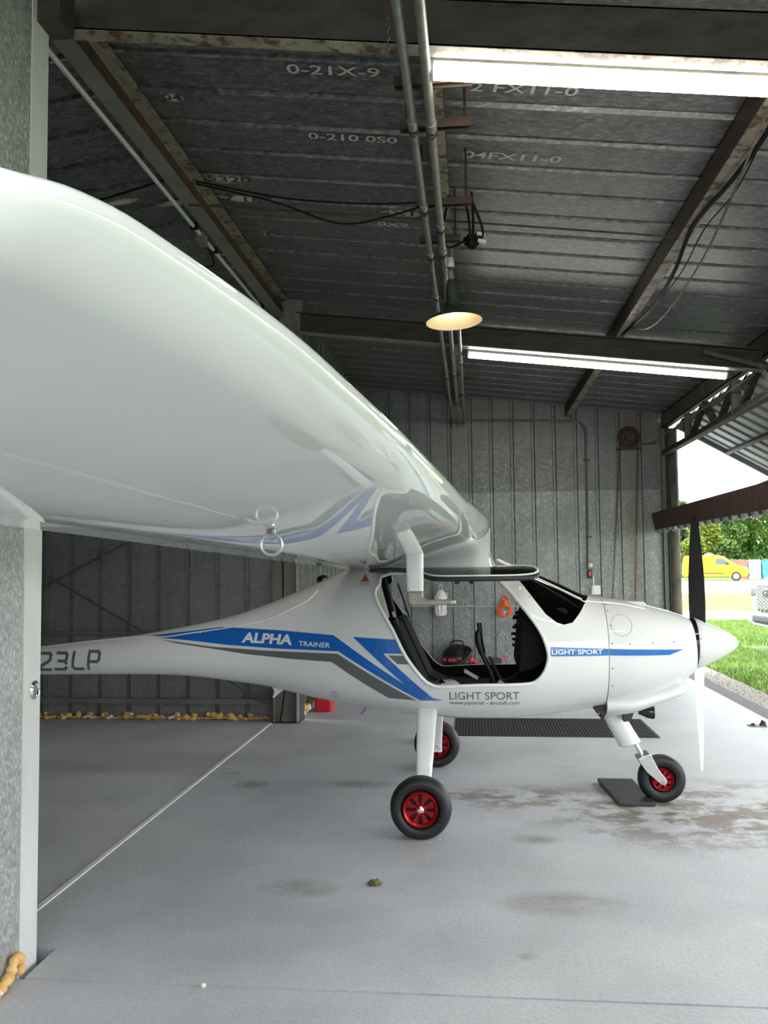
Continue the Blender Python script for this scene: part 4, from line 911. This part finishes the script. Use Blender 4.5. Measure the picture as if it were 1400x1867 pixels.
# root fairing: concave fillet between hull side and wing underside
def fairing(side):
    m = MB(); vs = []; fs = []; xf = frange(-.36, .386, 30); K = 12
    for x in xf:
        c = max(.118, min(.985, (x + .46) / .842)); zw = wing_base(.5) + low_z(c, .5) + (.058 if c > .90 else 0) * ((c - .90) / .085) ** 1.5 if c > .90 else wing_base(.5) + low_z(c, .5); zl = min(1.385, zw - .03); zt, zb, w, cc = station(FUS, min(x, .36)); y0 = hw(min(x, .36), min(zl, zt - .02)) - .006
        for i in range(K + 1):
            t = i / K; z = zl + (zw + .012 - zl) * t; vs.append((x - .012 * (1 - t) * (1 if x > .36 else 0), side * (y0 + .17 * t ** 3.2), z))
        vs.append((x, 0, zw + .012)); vs.append((x, 0, zl))
    n = K + 3
    for i in range(len(xf) - 1):
        for k in range(n): fs.append((i * n + k, i * n + (k + 1) % n, (i + 1) * n + (k + 1) % n, (i + 1) * n + k))
    fs += [tuple(range(n))[::-1], tuple((len(xf) - 1) * n + k for k in range(n))]
    m.add(vs, fs).build('wing_fairing', 'white_gel', AC, 40)
fairing(-1); fairing(1)
# tie-down ring
ts, tx = -3.53, -.118
tz = wing_low(tx, -ts)
tr = MB().tube([(tx + math.cos(a) * .0235, ts, tz - .034 + math.sin(a) * .0235) for a in [2 * math.pi * i / 36 for i in range(36)]], .0034, 10, closed=True).build('tie_down_ring', 'alu', AC, 60)
MB().box((tx - .009, ts - .005, tz - .012), (tx + .006, ts + .005, tz + .004)).build('ring_lug', 'steel_grey', tr); MB().blob((tx + .006, ts - .004, tz - .006), (.005, .004, .005), 8, 0).build('lug_bolt', 'chrome', tr)
# pitot under the starboard wing
ps = -1.6; pz = wing_low(.045, 1.6)
pit = MB()
vs = []; n = 16
for z, x0, x1 in ((pz + .03, .008, .084), (1.39, .008, .083), (1.300, .010, .082)):
    for k in range(n):
        a = 2 * math.pi * k / n; vs.append(((x0 + x1) / 2 + math.cos(a) * (x1 - x0) / 2, ps + math.sin(a) * .015 * (.8 + .2 * math.cos(a)), z))
pit.add(vs, [(i * n + k, i * n + (k + 1) % n, (i + 1) * n + (k + 1) % n, (i + 1) * n + k) for i in range(2) for k in range(n)] + [tuple(range(n))[::-1], tuple(2 * n + k for k in range(n))])
po = pit.build('pitot_mast', 'white_gel', AC, 50)
MB().prism([(.011, 1.300), (.081, 1.300), (.080, 1.277), (.094, 1.264), (.207, 1.264), (.211, 1.241), (.034, 1.236), (.016, 1.248)], ps - .013, ps + .013, 'y').build('pitot_head', 'alu_warm', po, bevel=.006)
MB().lathe([(0, .0), (.009, 0), (.009, .012), (.004, .012), (0, .004)], (.210, ps, 1.2525), 'x', 14).build('pitot_tip', 'chrome', po, 40)
for x, z in ((.026, 1.312), (.066, 1.312)): MB().blob((x, ps - .0145, z), (.005, .003, .005), 8, 0).build('screw', 'chrome', po)

# ---- raised gull-wing doors
def gull(side):
    hz, ho = 1.385, 1.337; s0, s1 = .33, 1.0
    out = [(-.28, .03), (-.255, .16), (-.13, .42), (.0, .74), (.06, .93), (.15, 1.0), (.45, 1.0), (.58, .95), (.62, .80), (.60, .55), (.50, .22), (.44, .02), (.1, -.02)]
    def P(x, t, off=0.): return (x, side * (s0 + (s1 - s0) * t), hz + (ho - hz) * t + .030 * math.sin(math.pi * max(0, min(1, t)) * .9) + off)
    pth = smooth2(out, 5)
    fr = MB().tube([P(x, t, .010) for x, t in pth], .007, 8, closed=True, flat=.7).build('cabin_door', 'white_paint', AC, 60)
    MB().tube([P(x, t, -.006) for x, t in pth], .016, 8, closed=True, flat=.75).build('door_seal', 'black_plastic', fr, 60)
    pts = [Vector(p) for p in pth]; nb = len(pts); dense = list(pts); xx = -.3
    while xx < .7:
        tt = .04
        while tt < 1: dense.append(Vector((xx, tt))); tt += .06
        xx += .04
    r = delaunay_2d_cdt(dense, [(i, (i + 1) % nb) for i in range(nb)], [], 1, 1e-6)
    me = bpy.data.meshes.new('door_pane'); me.from_pydata([P(v.x, v.y, .004) for v in r[0]], [], [tuple(f) for f in r[2]]); me.materials.append(MAT['clear'])
    for p in me.polygons: p.use_smooth = True
    o = bpy.data.objects.new('door_pane', me); COL.objects.link(o); o.parent = fr
    sd = o.modifiers.new('thick', 'SOLIDIFY'); sd.thickness = .003
    MB().box((.25, side * .99 - .012, 1.337), (.275, side * .99 + .012, 1.362)).build('door_latch', 'black_plastic', fr); MB().tube([(.262, side * .99, 1.365), (.262, side * .99, 1.375)], .006, 8).build('latch_pin', 'dark_trim', fr)
    for x in (.21, .285): MB().blob((x, side * 1.0, 1.322), (.014, .01, .008), 8, .1).build('latch_hook', 'black_plastic', fr)
    fr['label'] = 'raised gull-wing cabin door'
gull(-1); gull(1)

# ---- landing gear
def tyre_wheel(R, W, rr, name, loc, spokes=True):
    prof = []; h = (R - rr); cx = rr + h * .5
    for i in range(25):
        a = -math.pi * .5 + 2 * math.pi * i / 24
        cc, ss = math.cos(a), math.sin(a); prof.append((cx + h * .5 * math.copysign(abs(ss) ** .85, ss), -W / 2 * math.copysign(abs(cc) ** .8, cc)))
    n = 56; m = MB(); vs = []; L = len(prof) - 1
    for r_, y in prof[:-1]:
        # shallow tread grooves
        if r_ > R * .965 and any(abs(y - g) < .006 for g in (-W * .18, W * .18)): r_ -= .003
        for k in range(n):
            a = 2 * math.pi * k / n; vs.append((math.cos(a) * r_, y, max(math.sin(a) * r_, -loc[2] + .001)))
    fs = [(i * n + k, i * n + (k + 1) % n, ((i + 1) % L) * n + (k + 1) % n, ((i + 1) % L) * n + k) for i in range(L) for k in range(n)]
    t = m.add(vs, fs).build(name, 'rubber', AC, 50); t.location = loc
    for sd in (-1, 1):
        y = sd * W * .34; rm = MB(); d = sd * .012
        rm.lathe([(rr * 1.03, y + d), (rr * .99, y + d * 1.4), (rr * .93, y + d * 1.2), (rr * .80, y), (rr * .76, y - d), (rr * .76, y - 3 * d), (rr * 1.0, y - 3 * d)], (0, 0, 0), 'y', 40)
        for k in range(8):
            a = 2 * math.pi * (k + .5) / 8; c = Vector((math.cos(a), 0, math.sin(a)))
            q = Vector((-math.sin(a), 0, math.cos(a))); vs = []
            for r_, w in ((rr * .20, .010), (rr * .42, .007), (rr * .60, .009), (rr * .82, .019)):
                for yy in (y + d * .2, y - d * 1.2): vs += [c * r_ * (R / R) + q * w * R / .16 + Vector((0, yy, 0)), c * r_ - q * w * R / .16 + Vector((0, yy, 0))]
            fs = []
            for i in range(3):
                o = i * 4; fs += [(o, o + 1, o + 5, o + 4), (o + 2, o + 6, o + 7, o + 3), (o, o + 4, o + 6, o + 2), (o + 1, o + 3, o + 7, o + 5)]
            rm.add(vs, fs)
        rm.lathe([(0, y + d * 1.2), (rr * .26, y + d * 1.0), (rr * .30, y + d * .3), (rr * .30, y - d * 1.5)], (0, 0, 0), 'y', 28)
        rm.build('rim', 'red_anod', t, 35)
        MB().lathe([(0, y + d * 2.6), (rr * .12, y + d * 2.6), (rr * .22, y + d * 1.9), (rr * .235, y + d * .9)], (0, 0, 0), 'y', 24).build('hub_cap', 'chrome', t, 35)
    MB().lathe([(0, -.004), (rr * .9, -.004), (rr * .9, .004), (0, .004)], (0, 0, 0), 'y', 32).build('brake_disc', 'dark_trim', t, 35)
    return t
for sd in (-1, 1):
    tyre_wheel(.161, .115, .088, 'main_wheel', (.0, sd * .80, .157))
    m = MB(); vs = []; n = 16
    leg = [(.30, .60, -.048, .066, .034), (.40, .545, -.045, .066, .032), (.55, .40, -.040, .058, .028), (.66, .27, -.034, .048, .025), (.715, .17, -.028, .040, .022), (.725, .12, -.028, .040, .02)]
    for s, z, x0, x1, t in leg:
        for k in range(n):
            a = 2 * math.pi * k / n; ca, sa = math.cos(a), math.sin(a)
            vs.append(((x0 + x1) / 2 + math.copysign(abs(ca) ** .6, ca) * (x1 - x0) / 2, sd * (s + math.copysign(abs(sa) ** .6, sa) * t / 2), z + math.copysign(abs(sa) ** .6, sa) * t * .25))
    m.add(vs, [(i * n + k, i * n + (k + 1) % n, (i + 1) * n + (k + 1) % n, (i + 1) * n + k) for i in range(len(leg) - 1) for k in range(n)] + [tuple(range(n))[::-1], tuple((len(leg) - 1) * n + k for k in range(n))])
    g = m.build('main_gear_leg', 'white_gel', AC, 50)
    MB().tube([(.004, sd * .70, .157), (.004, sd * .80, .157)], .012, 10).build('axle', 'alu', g, 40)
    for dx, dz in ((-.014, -.016), (.024, -.016), (-.014, .02), (.024, .02)): MB().tube([(dx, sd * .705, .157 + dz), (dx, sd * .70, .157 + dz)], .005, 8).build('bolt', 'chrome', g, 40)
# nose gear
nw = tyre_wheel(.139, .095, .062, 'nose_wheel', (1.372, 0, .136))
m = MB(); vs = []; n = 20
for cx, z, rx, ry in ((1.085, .60, .060, .05), (1.105, .50, .058, .048), (1.195, .335, .064, .045), (1.197, .328, .050, .035)):
    for k in range(n):
        a = 2 * math.pi * k / n; vs.append((cx + math.cos(a) * rx, math.sin(a) * ry, z + math.cos(a) * rx * .25))
m.add(vs, [(i * n + k, i * n + (k + 1) % n, (i + 1) * n + (k + 1) % n, (i + 1) * n + k) for i in range(3) for k in range(n)] + [tuple(3 * n + k for k in range(n))])
ng = m.build('nose_gear_leg', 'white_gel', AC, 40)
MB().tube([(1.215, 0, .36), (1.268, 0, .258)], .013, 12).build('shock_strut', 'chrome', ng, 40)
MB().bar((1.233, 0, .245), (1.306, 0, .277), .125, .028, (-.46, 0, .88)).build('fork_crown', 'alu', ng, bevel=.006)
for sd in (-1, 1):
    MB().prism([(1.232, .250), (1.305, .282), (1.345, .20), (1.39, .14), (1.392, .122), (1.378, .108), (1.360, .112), (1.275, .185)], sd * .062, sd * .068, 'y').build('fork_plate', 'alu', ng, bevel=.002)
    MB().lathe([(0, sd * .078), (.010, sd * .078), (.012, sd * .066)], (1.372, 0, .126), 'y', 14).build('axle_nut', 'chrome', ng, 40)
# exhaust, radiator outlet, antennas under the hull
MB().lathe([(0, -.05), (.012, -.05), (.034, .0), (.040, .028), (.038, .040), (.032, .036), (0, .02)], (1.288, -.06, .531), 'x', 24).build('exhaust_tip', 'black_gloss', AC, 40)
MB().prism([(1.150, .53), (1.205, .54), (1.185, .49), (1.145, .483)], -.12, -.05, 'y').build('oil_cooler', 'dark_trim', AC)
MB().prism([(.965, .575), (1.03, .60), (1.035, .55), (1.02, .515), (1.0, .545), (.98, .545)], -.20, .20, 'y').build('radiator_outlet', 'black_plastic', AC)
MB().prism([(.995, .528), (1.03, .528), (1.018, .497)], -.16, -.12, 'y').build('outlet_vane', 'black_plastic', AC)
m = MB(); m.prism([(-.99, .675), (-.875, .66), (-.93, .625), (-.968, .592), (-.978, .594), (-.965, .63)], -.02, -.008, 'y'); m.build('tail_skid_antenna', 'white_gel', AC, bevel=.003)
MB().prism([(-.185, .545), (-.125, .545), (-.14, .505), (-.18, .505)], -.10, -.085, 'y').build('drain_fin', 'yellowed', AC)
MB().tube(smooth_path([(-.38, -.1, .555), (-.385, -.1, .535), (-.41, -.1, .51)], 5), .004, 6).build('drain_tube', 'purple', AC, 40)
MB().blob((-.655, 0, 1.325), (.045, .03, .03), 10, 0).build('roof_antenna', 'black_gloss', AC, 60)
# tail: fin and stabiliser inside the tail bay
MB().prism([(-4.6, .84), (-4.0, .86), (-4.25, 1.80), (-4.62, 1.86)], -.02, .02, 'y').build('tail_fin', 'white_gel', AC, bevel=.015)
MB().prism([(-4.68, -1.05), (-4.42, -1.1), (-4.2, -.1), (-4.2, .1), (-4.42, 1.1), (-4.68, 1.05)], 1.80, 1.84, 'z').build('tailplane', 'white_gel', AC, bevel=.015)

# ---- cockpit
def seat(sd):
    s = MB(); c = sd * .21
    s.prism([(.36, .62), (.38, .67), (.10, .68), (.0, .73), (-.16, 1.08), (-.20, 1.09), (-.07, .70), (.05, .62)], c - .17, c + .17, 'y'); b = s.build('seat', 'black_int', AC, bevel=.015)
    MB().prism([(-.245, 1.09), (-.215, 1.10), (-.268, 1.30), (-.28, 1.335), (-.30, 1.33), (-.292, 1.25)], c - .12, c + .02, 'y').build('headrest', 'cream' if sd < 0 else 'black_int', b, bevel=.010)
    MB().bar((-.215, sd * .315, 1.29), (-.15, sd * .40, 1.07), .010, .03, (0, 1, 0)).build('shoulder_belt', 'black_plastic', b)
    MB().bar((-.175, sd * .375, 1.14), (-.165, sd * .385, 1.11), .014, .04, (0, 1, 0)).build('belt_buckle', 'chrome', b)
seat(-1); seat(1)
st = MB().tube(smooth_path([(.42, -.10, .62), (.38, -.10, .76), (.315, -.10, .90)], 5), .014, 10).build('control_stick', 'black_plastic', AC, 40)
MB().tube([(.33, -.10, .875), (.312, -.10, .94), (.308, -.10, 1.0), (.315, -.10, 1.02)], [.02, .025, .022, .014], 12).build('grip', 'black_plastic', st, 40); MB().tube([(.318, -.10, 1.015), (.312, -.10, 1.06)], .014, 10).build('grip_top', 'black_plastic', st, 40)
MB().tube(smooth_path([(.50, -.10, .64), (.44, -.10, .72), (.37, -.10, .86)], 4), .009, 8).build('stick_tube', 'dark_trim', st, 40)
lv = MB().bar((.30, -.02, .72), (.22, -.02, .765), .018, .03, (0, 1, 0)).build('flap_lever', 'alu', AC); MB().blob((.222, -.02, .765), (.014, .012, .012), 8, 0).build('lever_knob', 'chrome', lv, 50)
pn = MB().prism([(.53, .80), (.56, 1.10), (.60, 1.18), (.80, 1.16), (.86, 1.0), (.62, .82)], -.40, .40, 'y').build('instrument_panel', 'black_int', AC, bevel=.01)
for i, (z, s) in enumerate(((1.12, -.1), (1.09, .05), (1.05, -.15), (1.02, .1), (.99, -.05), (.955, .0), (.93, -.1), (1.07, .2), (.97, .22))): MB().tube([(.56 + (z - 1.1) * .1, s, z), (.525 + (z - 1.1) * .1, s, z)], .009, 8).build('knob', 'black_plastic', pn, 40)
MB().box((.56, -.36, .88), (.60, -.28, 1.0)).build('side_screen', 'dark_trim', pn)
MB().prism([(.30, .55), (.62, .60), (.60, .80), (.50, .72), (.30, .66)], -.06, .06, 'y').build('centre_console', 'black_int', AC, bevel=.01)
MB().prism([(.42, .60), (.50, .62), (.47, .70), (.43, .735), (.40, .70)], -.2, -.185, 'y').build('rudder_pedal', 'alu', AC); MB().prism([(.42, .60), (.50, .62), (.47, .70), (.43, .72)], .02, .035, 'y').build('rudder_pedal', 'alu', AC)
MB().blob((.12, -.22, .70), (.09, .06, .035), 10, .2).build('seat_harness', 'cream', AC, 40); MB().bar((.0, -.27, .73), (.28, -.22, .69), .04, .008).build('lap_belt', 'dark_trim', AC); MB().bar((.08, -.26, .74), (.10, -.26, .715), .02, .03).build('harness_buckle', 'chrome', AC)

# ================================================================== OUTSIDE
def ground(name, x0, x1, y0, y1, z, mat, th=.2): return struct(MB().box((x0, y0, z - th), (x1, y1, z)).build(name, mat))
ground('apron_asphalt', 2.604, 2.80, -14, 22.0, -.012, 'asphalt'); ground('gravel_strip', 2.80, 3.14, -14, 22.0, -.022, 'gravel'); ground('lawn_near', 3.14, 90, -40, 22.0, -.03, 'lawn')
ground('footpath', -40, 90, 22.0, 25.7, -.018, 'road'); ground('lawn_middle', -40, 90, 25.7, 39.6, -.03, 'lawn'); ground('road', -60, 120, 39.6, 63.5, -.02, 'road'); ground('lawn_far', -80, 140, 63.5, 140, -.03, 'lawn')
# rough edge stones of the gravel strip (too many to count)
rg = random.Random(21); m = MB()
for i in range(1500):
    y = rg.uniform(5, 18); x = rg.uniform(2.80, 3.11); r = rg.uniform(.006, .02); vs = [(x + r * rg.uniform(.6, 1) * math.cos(a), y + r * rg.uniform(.6, 1.1) * math.sin(a), -.022) for a in (0, 1.57, 3.14, 4.71)] + [(x, y, -.022 + r * .8)]
    m.add(vs, [(0, 1, 4), (1, 2, 4), (2, 3, 4), (3, 0, 4)])
o = m.build('gravel_stones', noisy('gravel_stone', (.25, .23, .2), (.5, .47, .43), 9, .9), None, None, None, False); tag(o, 'loose gravel between asphalt edge and grass outside the door', 'gravel', kind='stuff')
m = MB()
for i in range(52000):
    y = 6 + (rg.random() ** .9) * 16; x = 3.10 + (rg.random() ** 1.3) * 5.2 + rg.gauss(0, .03); h = rg.uniform(.03, .075); a = rg.uniform(0, 6.28); w = rg.uniform(.004, .009); lx, ly = rg.gauss(0, .02), rg.gauss(0, .02)
    if x < 3.145 or (x > 4.5 and 12.9 < y < 15.3): continue
    m.add([(x - math.cos(a) * w, y - math.sin(a) * w, -.03), (x + math.cos(a) * w, y + math.sin(a) * w, -.03), (x + lx, y + ly, -.03 + h)], [(0, 1, 2)])
o = m.build('grass', 'blade', None, None, None, False); tag(o, 'short bright green grass outside the hangar door', 'grass', kind='stuff')

# trees behind the road
def tree_meshes(seed, mat):
    rt = random.Random(seed); m = MB(); blobs = []
    for i in range(22):
        a = rt.uniform(0, 6.28); r = rt.uniform(0, 1.85); blobs.append((math.cos(a) * r, math.sin(a) * r, rt.uniform(.7, 7.2), rt.uniform(.9, 1.4)))
    for bx, by, bz, br in blobs:
        for k in range(300):
            u = rt.uniform(-1, 1); a = rt.uniform(0, 6.28); q = math.sqrt(1 - u * u); rr = br * rt.uniform(.72, 1.08); c = Vector((bx + q * math.cos(a) * rr, by + q * math.sin(a) * rr, bz + u * rr * .85))
            s = rt.uniform(.14, .26); d1 = Vector((rt.gauss(0, 1), rt.gauss(0, 1), rt.gauss(0, 1))).normalized() * s; d2 = d1.orthogonal().normalized() * s * .7
            m.add([c - d1, c + d2, c + d1, c - d2], [(0, 1, 2, 3)])
    crown = m.mesh('crown', mat, None, False)
    t = MB(); t.tube([(0, 0, 0), (.05, 0, 1.5), (0, .05, 3.2), (.1, 0, 5.0)], [.2, .16, .12, .05], 8)
    for k in range(4):
        a = k * 1.6; t.tube([(0, 0, 2 + k * .5), (math.cos(a) * .8, math.sin(a) * .8, 3.0 + k * .6), (math.cos(a) * 1.4, math.sin(a) * 1.4, 3.6 + k * .7)], [.08, .05, .02], 6)
    return crown, t.mesh('trunk', 'bark', 40)
TM = [tree_meshes(31, 'leaf_a'), tree_meshes(32, 'leaf_b'), tree_meshes(33, 'leaf_c')]
spots = [(14.5, 83, 0, 1.0, 'mid green tree behind the road, hidden by the hangar wall from here'), (21.2, 83.3, 1, .82, 'yellow green tree behind the road above the yellow van'), (27.9, 83, 0, .8, 'mid green tree behind the blue container, partly hidden by the white vehicle'),
         (18.2, 91, 2, .95, 'dark green tree in the middle row just right of the hangar column'), (25.2, 91, 0, .92, 'mid green tree in the middle row above the red container'), (32.2, 91, 2, .95, 'dark green tree at the right end of the middle row behind the white vehicle'),
         (14.8, 99.5, 0, 1.05, 'mid green tree at the left end of the back row behind the hangar column'), (22.2, 100, 2, 1.05, 'dark green tall tree in the back row above the yellow van'), (29.8, 100, 0, 1.02, 'mid green tall tree in the back row above the blue container')]
for i, (x, y, k, s, lb) in enumerate(spots):
    R_ = empty('tree', (x, y, -.03), i * 1.3); R_.scale = (s, s, s); link('crown', TM[k][0], R_); link('trunk', TM[k][1], R_); tag(R_, lb, 'tree', 'trees behind the road')
m = MB(); rt = random.Random(77)
for i in range(9):
    R_ = empty('bush', (12.5 + i * 3.2, 78.2 + rt.uniform(-.4, .4), -.03)); m = MB()
    for k in range(420):
        u = rt.uniform(0, 1); a = rt.uniform(0, 6.28); q = math.sqrt(1 - u * u); c = Vector((q * math.cos(a) * 1.5, q * math.sin(a) * 1.0, u * 1.5 + .05)) * rt.uniform(.75, 1.05); s = rt.uniform(.1, .2); d1 = Vector((rt.gauss(0, 1), rt.gauss(0, 1), rt.gauss(0, 1))).normalized() * s; d2 = d1.orthogonal().normalized() * s * .7
        m.add([c - d1, c + d2, c + d1, c - d2], [(0, 1, 2, 3)])
    m.build('leaves', ('leaf_c', 'leaf_a')[i % 2], R_, None, None, False); MB().tube([(0, 0, 0), (0, 0, .9)], [.06, .03], 6).build('stem', 'bark', R_, 40)
    tag(R_, ('dark green' if i % 2 == 0 else 'mid green') + ' bush below the trees behind the road, %s from the left' % ('first', 'second', 'third', 'fourth', 'fifth', 'sixth', 'seventh', 'eighth', 'ninth')[i], 'bush', 'bushes behind the road')

def wheel_part(parent, x, y, z, r, w, tyre='rubber', disc='silver'):
    t = MB().lathe([(r * .62, -w / 2), (r * .93, -w / 2), (r, -w * .3), (r, w * .3), (r * .93, w / 2), (r * .62, w / 2)], (x, y, z), 'y', 28).build('wheel', tyre, parent, 40)
    MB().lathe([(0, -w * .42), (r * .3, -w * .5), (r * .64, -w * .4), (r * .64, w * .4), (r * .3, w * .5), (0, w * .42)], (x, y, z), 'y', 24).build('wheel_disc', disc, t, 40)
# yellow van
R_ = empty('delivery_van', (15.2, 65.0, -.02), math.radians(-16)); body = [(.0, .35), (.0, .75), (.10, 1.62), (.22, 1.80), (2.3, 1.84), (2.75, 1.76), (3.55, 1.18), (4.15, .98), (4.38, .80), (4.42, .42), (4.3, .30), (.1, .28)]
MB().prism(body, -.88, .88, 'y').build('body', 'yellow', R_, bevel=.09)
for sd in (-1, 1):
    MB().prism([(2.30, 1.16), (2.28, 1.56), (2.70, 1.58), (3.22, 1.22), (3.18, 1.14)], sd * .875, sd * .893, 'y').build('side_window', 'veh_glass', R_); MB().prism([(1.5, .50), (2.9, .50), (2.85, .56), (1.45, .58)], sd * .87, sd * .90, 'y').build('side_moulding', 'dark_trim', R_)
    for x in (.72, 3.60): wheel_part(R_, x, sd * .80, .33, .33, .2)
    for x in (2.1, 2.55): MB().box((x - .08, sd * .88 - .02, 1.03), (x + .08, sd * .88 + .02, 1.06)).build('door_handle', 'dark_trim', R_)
    MB().box((2.98, sd * .98 - .09, 1.12), (3.08, sd * .98 + .09, 1.30)).build('wing_mirror', 'dark_trim', R_, bevel=.02)
MB().prism([(2.82, 1.72), (3.50, 1.22), (3.53, 1.24), (2.86, 1.75)], -.72, .72, 'y').build('windscreen', 'veh_glass', R_); MB().prism([(-.012, .95), (.06, 1.55), (.09, 1.55), (.02, .95)], -.7, .7, 'y').build('rear_window', 'veh_glass', R_)
MB().box((4.25, -.86, .30), (4.47, .86, .62)).build('front_bumper', 'dark_trim', R_, bevel=.05); MB().box((-.06, -.86, .30), (.12, .86, .55)).build('rear_bumper', 'dark_trim', R_, bevel=.05)
for sd in (-1, 1): MB().box((4.14, sd * .72 - .14, .80), (4.36, sd * .72 + .14, .95)).build('headlamp', 'silver', R_, bevel=.03)
lb = MB().box((1.55, -.35, 1.84), (2.15, .35, 1.90)).build('light_bar', 'white_paint', R_)
for x in (1.62, 2.02): MB().lathe([(0, .16), (.06, .15), (.07, .06)], (x, -.25, 1.84), 'z', 12).build('beacon', 'red_plastic', lb, 40)
MB().box((1.72, -.3, 1.90), (1.95, .3, 2.0)).build('beacon_bar', 'white_paint', lb)
tag(R_, 'small yellow delivery van with roof beacon on the road', 'van')
# steel containers
def container(x, y, w, h, d, mat, label):
    R_ = empty('steel_container', (x, y, -.03), math.radians(-10)); MB().box((.03, .03, .1), (w - .03, d, h - .05)).build('body', mat, R_)
    n = int(w / .28)
    for i in range(n): MB().box((.1 + i * (w - .2) / n, -.0, .15), (.1 + (i + .5) * (w - .2) / n, .05, h - .12)).build('side_rib', mat, R_)
    MB().box((0, -.02, h - .1), (w, .06, h)).build('top_rail', mat, R_); MB().box((0, -.02, 0), (w, .06, .12)).build('bottom_rail', mat, R_)
    for xx in (0, w - .1): MB().box((xx, -.02, 0), (xx + .1, .08, h)).build('corner_post', mat, R_)
    tag(R_, label, 'container')
container(20.35, 70.2, .95, 1.5, 2.2, 'cont_red', 'faded red steel container end beside the blue container'); container(21.35, 70.0, .9, 1.5, 2.2, 'cont_pale', 'narrow pale blue container between the red and blue ones'); container(22.32, 69.8, 5.5, 1.5, 2.2, 'cont_blue', 'long blue steel container beyond the yellow van')
# parked sport utility vehicle, front towards the hangar
R_ = empty('parked_car', (4.64, 14.02, -.02), math.radians(6))
side = [(.10, .40), (.06, .62), (.03, .80), (.10, 1.06), (.30, 1.16), (1.55, 1.24), (2.35, 1.86), (2.7, 1.92), (5.0, 1.90), (5.25, 1.2), (5.28, .55), (5.1, .35), (.35, .30)]
MB().prism(side, -1.0, 1.0, 'y').build('body', 'silver', R_, bevel=.13)
MB().box((-.03, -.56, .60), (.16, .56, 1.07)).build('grille_surround', 'chrome', R_, bevel=.05); MB().box((-.045, -.53, .63), (.02, .53, 1.045)).build('grille_back', 'dark_trim', R_, bevel=.02)
m = MB()
for i in range(15):
    for j in range(7):
        y = -.49 + i * .07; z = .665 + j * .055 + (.027 if i % 2 else 0); m.tube([(-.052, y + math.cos(a) * .030, z + math.sin(a) * .024) for a in (0, 1.05, 2.1, 3.14, 4.19, 5.24)], .006, 4, closed=True)
m.build('grille_mesh', 'alu', R_, 60)
me = text_mesh('GMC', .15, 'dark_trim', 1.3, 0, .006); o = bpy.data.objects.new('emblem', me); COL.objects.link(o); o.parent = R_; o.matrix_local = Matrix.Translation((-.085, .215, .865)) @ Matrix.Rotation(math.radians(-90), 4, 'Z') @ Matrix.Rotation(math.radians(90), 4, 'X')
me2 = text_mesh('GMC', .15, 'chrome', 1.3, 0, .014); o2 = bpy.data.objects.new('emblem_border', me2); COL.objects.link(o2); o2.parent = R_; o2.matrix_local = Matrix.Translation((-.080, .215, .865)) @ Matrix.Rotation(math.radians(-90), 4, 'Z') @ Matrix.Rotation(math.radians(90), 4, 'X')
MB().prism([(-.05, .60), (.3, .62), (.3, .40), (.06, .36), (-.03, .42)], -.96, .96, 'y').build('front_bumper', 'silver', R_, bevel=.06); MB().box((-.06, -.7, .44), (.1, .7, .56)).build('lower_intake', 'dark_trim', R_, bevel=.03); MB().tube([(-.02, -.7, .41), (-.05, 0, .40), (-.02, .7, .41)], .03, 8).build('skid_bar', 'chrome', R_, 40)
for sd in (-1, 1):
    MB().box((.03, sd * .76 - .19, .84), (.35, sd * .76 + .19, 1.02)).build('headlamp', 'veh_glass', R_, bevel=.04); MB().prism([(1.85, 1.27), (2.42, 1.76), (4.8, 1.78), (4.95, 1.3)], sd * .995, sd * 1.01, 'y').build('side_window', 'veh_glass', R_)
    for x in (1.0, 4.1): wheel_part(R_, x, sd * .90, .40, .40, .26)
MB().prism([(1.60, 1.28), (2.30, 1.82), (2.33, 1.84), (1.57, 1.26)], -.8, .8, 'y').build('windscreen', 'veh_glass', R_)
tag(R_, 'white sport utility vehicle with chrome mesh grille parked on the grass', 'car')
